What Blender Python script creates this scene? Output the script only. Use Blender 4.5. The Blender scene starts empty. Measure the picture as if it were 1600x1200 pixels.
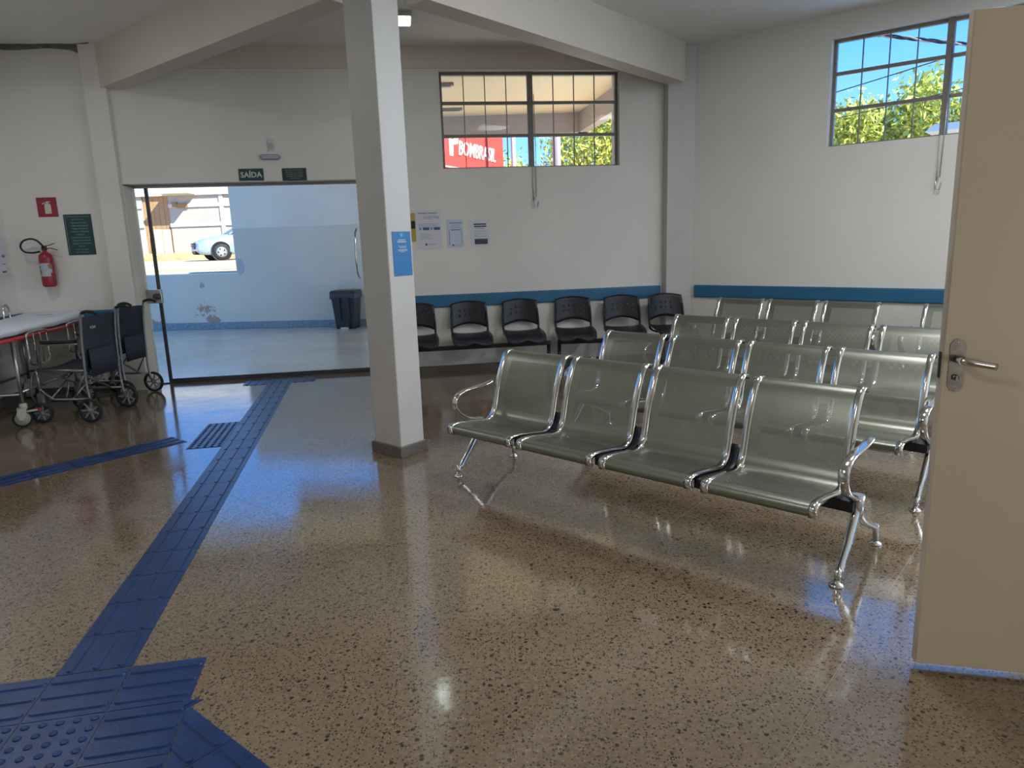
import bpy, math, random
from mathutils import Matrix, Vector
random.seed(7)
R = math.radians
S = bpy.context.scene
COL = S.collection
# ------------------------------------------------------------------ camera, sky, sun, lamps, exposure
cam = bpy.data.cameras.new('camera'); camo = bpy.data.objects.new('camera', cam); COL.objects.link(camo)
cam.sensor_width = 36; cam.lens = 1102.75/1600*36; cam.clip_end = 400; cam.clip_start = .05
_p, _r = R(11.66), R(-1.928)
_F = Vector((0, math.cos(_p), -math.sin(_p))); _X = Vector((1, 0, 0)); _U = _X.cross(_F)
_X2 = _X*math.cos(_r)+_U*math.sin(_r); _U2 = -_X*math.sin(_r)+_U*math.cos(_r)
_m = Matrix((( _X2.x, _U2.x, -_F.x, 0), (_X2.y, _U2.y, -_F.y, 0), (_X2.z, _U2.z, -_F.z, 1.44), (0, 0, 0, 1)))
camo.matrix_world = _m
S.camera = camo
S.view_settings.view_transform = 'Standard'; S.view_settings.look = 'None'
S.view_settings.gamma = 1; S.view_settings.use_curve_mapping = False
S.view_settings.exposure = 0.0
S.cycles.use_denoising = True
S.cycles.max_bounces = 10; S.cycles.transparent_max_bounces = 24
S.cycles.sample_clamp_indirect = 6; S.cycles.caustics_reflective = False; S.cycles.caustics_refractive = False
SKY = 2.6
w = bpy.data.worlds.new('sky'); S.world = w; w.use_nodes = True
wn = w.node_tree.nodes; wl = w.node_tree.links
tcw = wn.new('ShaderNodeTexCoord'); sxw = wn.new('ShaderNodeSeparateXYZ'); wl.new(tcw.outputs['Generated'], sxw.inputs[0])
rmp = wn.new('ShaderNodeValToRGB'); wl.new(sxw.outputs[2], rmp.inputs[0])       # clear blue sky, paler towards the horizon
rmp.color_ramp.elements[0].position = 0; rmp.color_ramp.elements[0].color = (.28, .52, .90, 1)
rmp.color_ramp.elements[1].position = .9; rmp.color_ramp.elements[1].color = (.09, .24, .58, 1)
e_ = rmp.color_ramp.elements.new(.22); e_.color = (.085, .30, .80, 1)
wl.new(rmp.outputs[0], wn['Background'].inputs[0]); wn['Background'].inputs[1].default_value = SKY
def light(name, kind, loc, direc, energy, color, **kw):
    l = bpy.data.lights.new(name, kind); l.energy = energy; l.color = color
    for k, v in kw.items(): setattr(l, k, v)
    o = bpy.data.objects.new(name, l); COL.objects.link(o); o.location = loc
    o.rotation_euler = Vector(direc).to_track_quat('-Z', 'Y').to_euler()
    return o
light('sun', 'SUN', (0, -10, 20), (-.60, .48, -.64), 13, (1, .90, .74), angle=R(.6))
# fill lights added for daylight at unseen windows of wall_right beyond the open door
L_WIN = 170
for u_ in (6.2, 9.0):
    light('window_fill', 'AREA', (2.085+.766*u_+.643*.30, 8.075-.643*u_+.766*.30, 2.72), (-.643, -.766, -.25), L_WIN, (.80, .90, 1), shape='RECTANGLE', size=1.8, size_y=.92)
# warm fill light added behind the camera, unseen, to brighten the hall
light('rear_fill', 'AREA', (3.0, -3.9, 1.0), (-.4, 1, .5), 120, (1, .93, .84), shape='RECTANGLE', size=4.5, size_y=1.6)

# unseen ceiling lamps added as fill (their housings are built with the other lamps)
FILL_LAMPS = [(-4.0, 5.0), (2.9, 4.4), (1.2, 3.2), (4.9, 2.6), (-1.8, .8)]
for x_, y_ in FILL_LAMPS:
    light('ceiling_fill_light', 'AREA', (x_, y_, 3.34), (0, 0, -1), 14 if x_ == -4.0 else 38, (.98, .98, 1), shape='SQUARE', size=.5)

# ------------------------------------------------------------------ helpers
def fr(origin, yaw, z=None):
    """frame: local x along heading yaw, y to its left, z up"""
    a = R(90-yaw); o = Vector(origin)
    if len(o) == 2: o = Vector((o[0], o[1], 0))
    return Matrix.Translation(o) @ Matrix.Rotation(a, 4, 'Z')
I4 = Matrix.Identity(4)
class G:
    def __init__(s): s.v = []; s.f = []; s.mi = []; s.uv = {}; s.sm = []
    def add(s, vs, fs, M=None, mi=0, sm=False):
        b = len(s.v)
        for q in vs:
            q = Vector(q); s.v.append(tuple(M @ q) if M is not None else tuple(q))
        for f in fs: s.f.append(tuple(b+i for i in f)); s.mi.append(mi); s.sm.append(sm)
        return s
    def box(s, x0, x1, y0, y1, z0, z1, M=None, mi=0):
        vs = [(x, y, z) for x in (x0, x1) for y in (y0, y1) for z in (z0, z1)]
        return s.add(vs, [(0, 1, 3, 2), (4, 6, 7, 5), (0, 4, 5, 1), (2, 3, 7, 6), (0, 2, 6, 4), (1, 5, 7, 3)], M, mi)
    def tube(s, pts, r, n=8, closed=False, M=None, mi=0, cap=True, flat=None):
        P = [Vector(p) for p in pts]; N = len(P)
        rs = r if isinstance(r, (list, tuple)) else [r]*N
        vs = []; up = None
        for i in range(N):
            if closed: t = P[(i+1) % N]-P[i-1]
            else: t = P[min(i+1, N-1)]-P[max(i-1, 0)]
            t = t.normalized() if t.length > 1e-9 else Vector((0, 0, 1))
            if flat is not None: a = Vector(flat)
            else:
                if up is None: a = Vector((0, 0, 1)) if abs(t.z) < .9 else Vector((1, 0, 0))
                else: a = up
            a = (a-t*a.dot(t)); a = a.normalized() if a.length > 1e-6 else t.orthogonal().normalized()
            up = a; b = t.cross(a)
            ra, rb = rs[i] if isinstance(rs[i], (list, tuple)) else (rs[i], rs[i])
            for k in range(n):
                th = 2*math.pi*k/n; vs.append(P[i]+a*ra*math.cos(th)+b*rb*math.sin(th))
        fs = []
        for i in range(N if closed else N-1):
            j = (i+1) % N
            for k in range(n): fs.append((i*n+k, i*n+(k+1) % n, j*n+(k+1) % n, j*n+k))
        s.add(vs, fs, M, mi, True)
        if cap and not closed:
            b = len(s.v)-len(vs)
            s.f.append(tuple(b+k for k in range(n))[::-1]); s.mi.append(mi); s.sm.append(False)
            s.f.append(tuple(b+(N-1)*n+k for k in range(n))); s.mi.append(mi); s.sm.append(False)
        return s
    def lathe(s, prof, n=20, M=None, mi=0, sm=True, cap=True):
        vs = []; fs = []
        for (r, z) in prof:
            for k in range(n):
                a = 2*math.pi*k/n; vs.append((r*math.cos(a), r*math.sin(a), z))
        for i in range(len(prof)-1):
            for k in range(n): fs.append((i*n+k, i*n+(k+1) % n, (i+1)*n+(k+1) % n, (i+1)*n+k))
        s.add(vs, fs, M, mi, sm)
        b = len(s.v)-len(vs)
        for i, fl in ((0, True), (len(prof)-1, False)):
            if cap and prof[i][0] > 1e-6:
                c = tuple(b+i*n+k for k in range(n)); s.f.append(c[::-1] if fl else c); s.mi.append(mi); s.sm.append(False)
        return s
    def prism(s, poly, h0, h1, M=None, mi=0, sm=False):
        n = len(poly); vs = [(x, y, h0) for x, y in poly]+[(x, y, h1) for x, y in poly]
        fs = [tuple(range(n))[::-1], tuple(range(n, 2*n))]+[(i, (i+1) % n, n+(i+1) % n, n+i) for i in range(n)]
        return s.add(vs, fs, M, mi, sm)
    def grid(s, rows, M=None, mi=0, sm=True):
        n = len(rows[0]); vs = [p for r_ in rows for p in r_]
        fs = [(i*n+k, i*n+k+1, (i+1)*n+k+1, (i+1)*n+k) for i in range(len(rows)-1) for k in range(n-1)]
        return s.add(vs, fs, M, mi, sm)
    def mesh(s, name, mats):
        m = bpy.data.meshes.new(name); m.from_pydata(s.v, [], s.f)
        if not isinstance(mats, (list, tuple)): mats = [mats]
        for q in mats: m.materials.append(q)
        m.polygons.foreach_set('material_index', s.mi); m.polygons.foreach_set('use_smooth', s.sm)
        m.validate(); m.update()
        return m
    def build(s, name, mats, parent=None, bevel=0, solid=0):
        o = bpy.data.objects.new(name, s.mesh(name, mats)); COL.objects.link(o)
        if parent: o.parent = parent
        if solid:
            q = o.modifiers.new('thickness', 'SOLIDIFY'); q.thickness = solid; q.offset = 0
        if bevel:
            b = o.modifiers.new('edge', 'BEVEL'); b.width = bevel; b.segments = 2; b.limit_method = 'ANGLE'; b.angle_limit = R(40)
        return o
def thing(name, label, cat, M=I4, group=None):
    o = bpy.data.objects.new(name, None); o.empty_display_size = .1; COL.objects.link(o); o.matrix_world = M
    o['label'] = label; o['category'] = cat
    if group: o['group'] = group
    return o
def tag(o, label, cat, group=None):
    o['label'] = label; o['category'] = cat
    if group: o['group'] = group
    return o
def struct(o): o['kind'] = 'structure'; return o
def kids(o): return list(o.children)
def dup(o, M=None, label=None, parent=None):
    c = o.copy(); COL.objects.link(c); c.parent = parent
    if M is not None: c.matrix_world = M
    if label: c['label'] = label
    for ch in kids(o): dup(ch, None, None, c)
    return c
def textobj(body, name, size, mat, parent, M, bold=False, ext=.0006, align='CENTER', shear=0, sx=1):
    c = bpy.data.curves.new(name, 'FONT'); c.body = body; c.size = size; c.extrude = ext
    c.align_x = align; c.align_y = 'CENTER'; c.shear = shear; c.resolution_u = 2
    if bold: c.offset = size*(.025 if size < .2 else .008)
    c.materials.append(mat)
    q = bpy.data.objects.new(name, c); COL.objects.link(q)
    m = bpy.data.meshes.new_from_object(q.evaluated_get(bpy.context.evaluated_depsgraph_get()))
    bpy.data.objects.remove(q); bpy.data.curves.remove(c); m.name = name
    o = bpy.data.objects.new(name, m); COL.objects.link(o); o.parent = parent
    o.matrix_local = M @ Matrix.Diagonal((sx, 1, 1, 1))
    return o
# facing: panel in local x (right) / z (up), front towards local -y
UPR = Matrix.Rotation(R(90), 4, 'X')
def onwall(x, z, y=0): return Matrix.Translation((x, y, z)) @ UPR

# ------------------------------------------------------------------ materials
def mat(name, col, rough=.5, metal=0, spec=.5, noise=0, nscale=8, bump=0, bscale=60, coat=0, ior=1.45, emit=None, estr=0, stretch=None):
    m = bpy.data.materials.new(name); m.use_nodes = True; nt = m.node_tree; b = nt.nodes['Principled BSDF']
    b.inputs['Base Color'].default_value = (*col, 1); b.inputs['Roughness'].default_value = rough
    b.inputs['Metallic'].default_value = metal; b.inputs['Specular IOR Level'].default_value = spec
    b.inputs['IOR'].default_value = ior; b.inputs['Coat Weight'].default_value = coat; b.inputs['Coat Roughness'].default_value = .08
    if emit: b.inputs['Emission Color'].default_value = (*emit, 1); b.inputs['Emission Strength'].default_value = estr
    tc = nt.nodes.new('ShaderNodeNewGeometry') if (noise or bump) else None
    src = None
    if tc:
        src = tc.outputs['Position']
        if stretch:
            mp = nt.nodes.new('ShaderNodeMapping'); mp.inputs['Scale'].default_value = stretch
            nt.links.new(src, mp.inputs[0]); src = mp.outputs[0]
    if noise:
        n = nt.nodes.new('ShaderNodeTexNoise'); n.inputs['Scale'].default_value = nscale; n.inputs['Detail'].default_value = 5
        nt.links.new(src, n.inputs['Vector'])
        mr = nt.nodes.new('ShaderNodeMapRange'); mr.inputs['From Min'].default_value = .3; mr.inputs['From Max'].default_value = .7
        mr.inputs['To Min'].default_value = 1-noise; mr.inputs['To Max'].default_value = 1+noise
        nt.links.new(n.outputs['Fac'], mr.inputs[0])
        mx = nt.nodes.new('ShaderNodeVectorMath'); mx.operation = 'SCALE'; mx.inputs[0].default_value = col
        nt.links.new(mr.outputs[0], mx.inputs['Scale']); nt.links.new(mx.outputs[0], b.inputs['Base Color'])
    if bump:
        n = nt.nodes.new('ShaderNodeTexNoise'); n.inputs['Scale'].default_value = bscale; n.inputs['Detail'].default_value = 3
        nt.links.new(src, n.inputs['Vector'])
        bp = nt.nodes.new('ShaderNodeBump'); bp.inputs['Strength'].default_value = bump; bp.inputs['Distance'].default_value = .01
        nt.links.new(n.outputs['Fac'], bp.inputs['Height']); nt.links.new(bp.outputs[0], b.inputs['Normal'])
    return m
class NT:
    def __init__(s, m): s.nt = m.node_tree; s.b = s.nt.nodes['Principled BSDF']
    def n(s, t, **kw):
        q = s.nt.nodes.new('ShaderNode'+t)
        for k, v in kw.items():
            if hasattr(q, k): setattr(q, k, v)
            else: q.inputs[k.replace('_', ' ')].default_value = v
        return q
    def l(s, a, b): s.nt.links.new(a, b)
    def mr(s, src, a, b, c=0, d=1):
        q = s.n('MapRange'); s.l(src, q.inputs[0])
        for i, v in enumerate((a, b, c, d)): q.inputs[i+1].default_value = v
        return q.outputs[0]
    def mix(s, fac, a, b):
        q = s.n('MixRGB')
        if isinstance(fac, (int, float)): q.inputs[0].default_value = fac
        else: s.l(fac, q.inputs[0])
        for i, v in ((1, a), (2, b)):
            if isinstance(v, tuple): q.inputs[i].default_value = (*v, 1)
            else: s.l(v, q.inputs[i])
        return q.outputs[0]
wall_m = mat('wall_paint', (.73, .72, .68), .55, noise=.035, nscale=1.3, bump=.12, bscale=45)
ceil_m = mat('ceiling_paint', (.86, .85, .83), .8, noise=.04, nscale=1.1)
beam_m = mat('beam_paint', (.68, .63, .55), .5, noise=.03, nscale=2, bump=.08, bscale=40)
col_m = mat('column_paint', (.51, .51, .495), .4, noise=.04, nscale=3, bump=.1, bscale=30)
jamb_m = mat('jamb_paint', (.80, .75, .62), .5, noise=.05, nscale=4)
skirt_m = mat('skirting_granilite', (.13, .115, .10), .5, noise=.25, nscale=60)
blue_m = mat('blue_rail', (.025, .135, .26), .35, noise=.05, nscale=6)
chrome = mat('chrome', (.62, .62, .60), .14, metal=1)
chrome_d = mat('chrome_cast', (.50, .50, .49), .30, metal=.9)
alu = mat('aluminium', (.45, .46, .47), .3, metal=1)
alu_d = mat('aluminium_dark', (.10, .10, .11), .35, metal=.8)
black = mat('black_steel', (.012, .012, .016), .4)
blackp = mat('black_plastic', (.014, .014, .022), .32)
rubber = mat('rubber', (.015, .016, .02), .7)
wframe = mat('window_steel', (.20, .18, .155), .5, noise=.1, nscale=20)
doorp = mat('door_paint', (.57, .50, .385), .38, noise=.03, nscale=2, bump=.05, bscale=20, stretch=(1, 1, .2))
dooredge = mat('door_edge', (.46, .41, .33), .45, noise=.25, nscale=14, stretch=(1, 1, .2))
steelb = mat('brushed_plate', (.20, .19, .17), .32, metal=.9, noise=.2, nscale=50)
white = mat('white_plastic', (.62, .63, .62), .35)
paper = mat('paper', (.66, .67, .74), .7)
paper_b = mat('paper_blue_tint', (.55, .62, .74), .7)
ink = mat('ink', (.06, .065, .10), .7)
ink_l = mat('ink_light', (.25, .27, .33), .7)
ink_b = mat('ink_blue', (.03, .13, .27), .6)
poster_m = mat('poster_blue', (.02, .17, .42), .45)
poster_t = mat('poster_cyan', (.05, .40, .55), .45)
green_m = mat('sign_green', (.018, .065, .062), .4)
green_d = mat('sign_dark_green', (.016, .04, .035), .4)
sign_t = mat('sign_lettering', (.55, .62, .56), .6)
sign_t2 = mat('sign_lettering_faint', (.20, .27, .28), .6)
red_m = mat('extinguisher_red', (.30, .025, .035), .3)
redsign = mat('sign_red', (.30, .03, .05), .5)
cream = mat('sign_cream', (.62, .62, .47), .6)
label_w = mat('label_white', (.45, .48, .52), .6)
label_y = mat('label_ochre', (.30, .22, .13), .6)
yellow = mat('tape_yellow', (.45, .34, .05), .5)
rail_red = mat('gurney_rail_red', (.55, .045, .06), .35)
sheet_m = mat('sheet', (.70, .76, .84), .8, bump=.5, bscale=9)
caster_w = mat('caster_white', (.50, .49, .45), .4)
fabric = mat('wheelchair_fabric', (.022, .027, .045), .75, bump=.3, bscale=60)
greytube = mat('grey_tube', (.24, .26, .28), .3, metal=.7)
tact = mat('tactile_rubber', (.010, .034, .120), .33, spec=.5, noise=.18, nscale=12, bump=.1, bscale=80)
bin_m = mat('bin_plastic', (.03, .032, .04), .4)
bag_m = mat('bin_bag', (.05, .06, .08), .2, bump=.8, bscale=60)
# perforated sheet metal: solid steel and the same steel with real see-through holes
steel = mat('seat_steel', (.235, .25, .205), .33, metal=.8)
perf = mat('seat_steel_perforated', (.235, .25, .205), .36, metal=.8)
t = NT(perf); uvn = t.n('UVMap'); mp = t.n('Mapping'); mp.inputs['Rotation'].default_value = (0, 0, R(45)); mp.inputs['Scale'].default_value = (140, 140, 140)
t.l(uvn.outputs[0], mp.inputs[0]); vo = t.n('TexVoronoi'); vo.inputs['Scale'].default_value = 1; vo.inputs['Randomness'].default_value = 0
t.l(mp.outputs[0], vo.inputs['Vector']); t.l(t.mr(vo.outputs['Distance'], .27, .30), t.b.inputs['Alpha'])
# terrazzo
def terrazzo(name, base, base2, dark, rough=.10, chips=1.0, ior=2.25):
    m = mat(name, base, rough, ior=ior); t = NT(m); g = t.n('NewGeometry').outputs['Position']
    n1 = t.n('TexNoise', Scale=.9, Detail=4.0); t.l(g, n1.inputs['Vector'])
    n2 = t.n('TexNoise', Scale=55.0, Detail=4.0); t.l(g, n2.inputs['Vector'])
    c = t.mix(t.mr(n1.outputs['Fac'], .35, .68), base, base2)
    c = t.mix(t.mr(n2.outputs['Fac'], .35, .70, 0, .55), c, tuple(min(1, x*1.5) for x in base))
    for sc, lo, hi, col, th in ((105, .10, .24, dark, .45), (48, .12, .20, tuple(x*.6 for x in dark), .80), (130, .1, .25, tuple(x*1.7 for x in base), .82)):
        v = t.n('TexVoronoi', Scale=float(sc)); t.l(g, v.inputs['Vector'])
        near = t.mr(v.outputs['Distance'], lo*3.2/1.6, hi*3.2/1.6, 1, 0)
        sp = t.n('SeparateColor'); t.l(v.outputs['Color'], sp.inputs[0])
        on = t.mr(sp.outputs[0], th, th+.02, 0, chips)
        mu = t.n('Math', operation='MULTIPLY'); t.l(near, mu.inputs[0]); t.l(on, mu.inputs[1])
        c = t.mix(mu.outputs[0], c, col)
    t.l(c, t.b.inputs['Base Color'])
    nr = t.n('TexNoise', Scale=2.2, Detail=3.0); t.l(g, nr.inputs['Vector'])
    t.l(t.mr(nr.outputs['Fac'], .3, .7, rough*.75, rough*1.5), t.b.inputs['Roughness'])
    nb = t.n('TexNoise', Scale=5.0, Detail=3.0); t.l(g, nb.inputs['Vector'])
    bp = t.n('Bump', Strength=.10, Distance=.01); t.l(nb.outputs['Fac'], bp.inputs['Height']); t.l(bp.outputs[0], t.b.inputs['Normal'])
    return m
floor_m = terrazzo('terrazzo', (.185, .138, .088), (.130, .094, .060), (.022, .017, .014))
joint_m = mat('floor_joint', (.24, .20, .15), .4)
porchf = terrazzo('porch_terrazzo', (.58, .55, .50), (.48, .46, .42), (.22, .2, .18), rough=.16, chips=.5)
# glass
def glassmat(name, tint, refl=1.45, haze=0):
    m = bpy.data.materials.new(name); m.use_nodes = True; nt = m.node_tree; nt.nodes.clear()
    o = nt.nodes.new('ShaderNodeOutputMaterial'); tr = nt.nodes.new('ShaderNodeBsdfTransparent'); tr.inputs[0].default_value = (*tint, 1)
    gl = nt.nodes.new('ShaderNodeBsdfGlossy'); gl.inputs['Roughness'].default_value = .02
    fn = nt.nodes.new('ShaderNodeFresnel'); fn.inputs[0].default_value = refl
    mx = nt.nodes.new('ShaderNodeMixShader'); nt.links.new(fn.outputs[0], mx.inputs[0]); nt.links.new(tr.outputs[0], mx.inputs[1]); nt.links.new(gl.outputs[0], mx.inputs[2])
    last = mx.outputs[0]
    if haze:
        df = nt.nodes.new('ShaderNodeBsdfDiffuse'); df.inputs[0].default_value = (.6, .6, .55, 1)
        m2 = nt.nodes.new('ShaderNodeMixShader'); m2.inputs[0].default_value = haze
        nt.links.new(last, m2.inputs[1]); nt.links.new(df.outputs[0], m2.inputs[2]); last = m2.outputs[0]
    nt.links.new(last, o.inputs[0]); return m
glass = glassmat('window_glass', (.95, .97, .97), 1.12, haze=.02)
doorglass = glassmat('door_glass', (.90, .95, .97), 1.2)

# ------------------------------------------------------------------ room frames
B = fr((-1.0, 7.784), 82)          # back wall: x along it to the right, y outwards
A = fr((2.085, 8.075), 130)        # right wall
DW = fr((-5.0, 7.30), 172)         # left wall, x running back towards the viewer
CEIL = 3.40
def floor_grid():
    base = G().prism([(-5.12, 7.40), (-3.9, 7.72), (2.12, 8.40), (12.9, -.85), (12.9, -4.15), (-3.55, -4.15)][::-1], -.30, -.0008).build('floor', joint_m); struct(base)
    J = fr((0, 0), 131.0)
    # slabs: local x along d, y along n2 (= 41 deg heading)
    k0, j0, pk, pj = -1.615, 1.895, 1.03, 1.175
    bw = (math.sin(R(82)), math.cos(R(82)))
    Jm = Matrix(((math.sin(R(131)), math.sin(R(41)), 0, 0), (math.cos(R(131)), math.cos(R(41)), 0, 0), (0, 0, -1, 0), (0, 0, 0, 1)))
    for i in range(-6, 8):
        for j in range(-5, 7):
            x0, x1 = k0+i*pk+.0013, k0+(i+1)*pk-.0013; y0, y1 = j0+j*pj+.0013, j0+(j+1)*pj-.0013
            cs = [Jm @ Vector((x, y, 0)) for x, y in ((x0, y0), (x1, y0), (x1, y1), (x0, y1))]
            # clip against the plan of the room (walls stand on the base)
            poly = [(c.x, c.y) for c in cs]
            for (ox, oy, nx, ny) in ((-1.0-.139*.28, 7.784+.99*.28, .139, -.990), (2.085, 8.075, -.643, -.766), (-5.0, 7.3, .990, .139), (0, -4, 0, 1)):
                out = []
                for a in range(len(poly)):
                    p, q = poly[a], poly[(a+1) % len(poly)]
                    dp = (p[0]-ox)*nx+(p[1]-oy)*ny; dq = (q[0]-ox)*nx+(q[1]-oy)*ny
                    if dp >= 0: out.append(p)
                    if (dp >= 0) != (dq >= 0):
                        s_ = dp/(dp-dq); out.append((p[0]+(q[0]-p[0])*s_, p[1]+(q[1]-p[1])*s_))
                poly = out
                if len(poly) < 3: break
            if len(poly) < 3: continue
            ar = sum(poly[a][0]*poly[(a+1) % len(poly)][1]-poly[(a+1) % len(poly)][0]*poly[a][1] for a in range(len(poly)))
            if ar < 0: poly = poly[::-1]
            if abs(ar) < .02: continue
            G().prism(poly, -.016, 0).build('floor_slab', floor_m, base)
    return base
floor_grid()
# ceiling
PLAN = [(-5.12, 7.33), (2.12, 8.30), (12.9, -.85), (12.9, -4.15), (-3.55, -4.15)][::-1]
c = struct(G().prism(PLAN, CEIL, CEIL+.15).build('ceiling', ceil_m))
stain_m = mat('damp_stain', (.17, .165, .17), .9, noise=.3, nscale=12)
c2 = G()
random.seed(3)
poly = [(-.92, .02), (-.62, .035), (-.40, .03), (-.22, .05), (-.05, .04), (.12, .10), (.03, -.01), (-.4, -.005), (-.92, 0)]
Cp = fr((-4.05, 7.345), 82)
G().prism([(x, -y) for x, y in poly], CEIL-.004, CEIL+.01, Cp).build('damp_stain', stain_m, c)
G().prism([(-.92, -.035), (-.6, -.05), (-.3, -.03), (-.1, -.045), (.02, -.09), (.05, -.03), (.10, .0), (-.92, .0)], 0, .004, Cp @ Matrix.Translation((0, .0, CEIL)) @ UPR).build('damp_stain', stain_m, c)
# walls
def wallbox(g, M, u0, u1, z0, z1, th): g.box(u0, u1, 0, th, z0, z1, M)
g = G()
for (u0, u1, z0, z1) in ((-4.3, -2.88, 0, CEIL), (-2.88, -.30, 2.10, CEIL), (-.30, .35, 0, CEIL), (.35, 2.29, 0, 2.19), (.35, 2.29, 3.17, CEIL), (2.29, 3.4, 0, CEIL)):
    wallbox(g, B, u0, u1, z0, z1, .30)
wb = struct(g.build('wall_back', wall_m))
g = G().box(-2.895, -2.88, -.004, .30, 0, 2.10, B).box(-2.88, -2.872, -.004, .30, 0, 2.09, B)
struct(g.build('trim_1', jamb_m))
struct(G().box(-2.86, 2.79, -.018, .0, 3.19, CEIL, B).build('trim_2', beam_m))
g = G()
for (u0, u1, z0, z1) in ((0, 1.38, 0, CEIL), (1.38, 3.32, 0, 2.21), (1.38, 3.32, 3.19, CEIL), (3.32, 5.2, 0, CEIL), (5.2, 7.1, 0, 2.25), (5.2, 7.1, 3.2, CEIL), (7.1, 8.0, 0, CEIL), (8.0, 9.9, 0, 2.25), (8.0, 9.9, 3.2, CEIL), (9.9, 14, 0, CEIL)):
    wallbox(g, A, u0, u1, z0, z1, .20)
struct(g.build('wall_right', wall_m))
struct(G().box(-.3, 12, 0, .15, 0, CEIL, fr((-5.0, 7.3), 172) @ Matrix.Translation((0, -.15, 0))).build('wall_left', wall_m))
struct(G().box(-9, 12, -4.2, -4.0, 0, CEIL).build('wall_rear', wall_m))
# short partition that carries the open door (beyond the frame on the right)
HP = fr((2.13, 1.86), 130)
struct(G().box(0, 9, 0, .12, 0, CEIL, HP).build('wall_partition', wall_m))
# pillars on the wall
struct(G().box(-3.09, -2.885, -.06, .02, 0, CEIL, B).build('pillar_left', wall_m))
struct(G().box(2.79, 3.13, -.14, .05, 0, CEIL, B).build('pillar_right', col_m))
# beams
BR = fr((-.54, 4.99), 40)
struct(G().box(0.1, 3.85, 0, .20, 3.0, CEIL+.02, BR).build('beam_right', beam_m))
BL = fr((-1.16, 5.02), -50)
struct(G().box(-.05, 3.62, -.20, 0, 3.0, CEIL+.02, BL).build('beam_left', beam_m))
# free standing column
CM = fr((-.768, 4.62), 40)     # x along right face, y (left) along left face
colo = G().box(0, .215, 0, .275, 0, CEIL, CM).build('column', col_m, bevel=.008); struct(colo)
G().box(-.018, .233, -.018, .293, 0, .075, CM).build('skirting', skirt_m, colo, bevel=.004)
# baseboards
struct(G().box(-.30, 2.79, -.022, 0, 0, .068, B).build('baseboard_back', skirt_m))
struct(G().box(0.02, 12, -.02, 0, 0, .068, A).build('baseboard_right', skirt_m))
struct(G().box(0.02, 8, 0, .02, 0, .10, DW).build('baseboard_left', skirt_m))
struct(G().box(-4.05, -3.09, -.02, 0, 0, .068, B).build('baseboard_corner', skirt_m))
# blue protective wall rails
def rail(M, u0, u1, y0, y1, name, label):
    o = G().box(u0, u1, y0, y1, .72, .857, M).build(name, blue_m, bevel=.012); tag(o, label, 'wall rail'); return o
rail(B, -.29, 2.765, -.03, -.001, 'wall_rail', 'blue wooden wall rail behind the black plastic chairs')
rail(A, .03, 6.5, -.03, -.001, 'wall_rail', 'blue wooden wall rail on right wall above the farthest steel chairs')
rail(B, -4.02, -3.10, -.03, -.001, 'wall_rail', 'short blue wall rail under the fire extinguisher behind the stretcher')
rail(DW, .04, 4, .001, .03, 'wall_rail', 'blue wall rail on left wall at the frame edge beside the stretcher')

# ------------------------------------------------------------------ windows
def window(name, M, u0, z0, W=1.94, Hh=.98, setb=.10, rodlen=.45):
    root = bpy.data.objects.new(name, None); COL.objects.link(root); root.matrix_world = M @ Matrix.Translation((u0, setb, z0)); root['kind'] = 'structure'
    g = G(); fw = .028
    g.box(0, W, -.02, .03, 0, fw*.6).box(0, W, -.02, .03, Hh-fw, Hh).box(0, fw, -.02, .03, 0, Hh).box(W-fw, W, -.02, .03, 0, Hh)
    g.build('frame', wframe, root)
    G().box(W/2-.028, W/2+.028, -.04, .03, 0, Hh).build('mullion', wframe, root, bevel=.003)
    hz = [0, Hh*.345, Hh*.685, Hh]
    for side in (0, 1):
        a = fw if side == 0 else W/2+.028; b = W/2-.028 if side == 0 else W-fw
        for k in (1, 2): G().box(a, b, -.022, .018, hz[k]-.016, hz[k]+.016).build('transom', wframe, root, bevel=.003)
        for r_ in range(3):
            for c_ in range(4):
                x0 = a+(b-a)*c_/4; x1 = a+(b-a)*(c_+1)/4
                zz0 = hz[r_]+(.017 if r_ else .014); zz1 = hz[r_+1]-.017
                G().box(x0+.004, x1-.004, 0, .004, zz0, zz1).build('pane', glass, root)
                if c_: G().box(x0-.0045, x0+.0045, -.008, .010, zz0, zz1).build('glazing_bar', wframe, root)
    return root
w1 = window('window_1', B, .35, 2.19)
w2 = window('window_2', A, 1.38, 2.21)
def opener(M, u, z0, z1, label):
    r_ = thing('window_opener', label, 'window opener', M @ Matrix.Translation((u, 0, 0)))
    G().tube([(0, -.012, z1), (0, -.014, z0+.08)], .009, 8).build('rod_guide', beam_m, r_)
    G().tube([(.03, .03, z1+.75), (.03, -.02, z1+.1), (.022, -.03, z0+.11)], .004, 6).build('pull_rod', alu, r_)
    G().tube([(.0, -.02, z0+.11), (-.005, -.05, z0+.07), (.0, -.05, z0+.01), (.03, -.055, z0), (.04, -.055, z0+.06)], .006, 6).build('crank_handle', alu, r_)
opener(B, .35+.97, 1.76, 2.19, 'thin window opener rod hanging below the middle of the back wall window')
opener(A, 1.38+.97, 1.74, 2.21, 'thin window opener rod hanging below the window near the open door')

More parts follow.
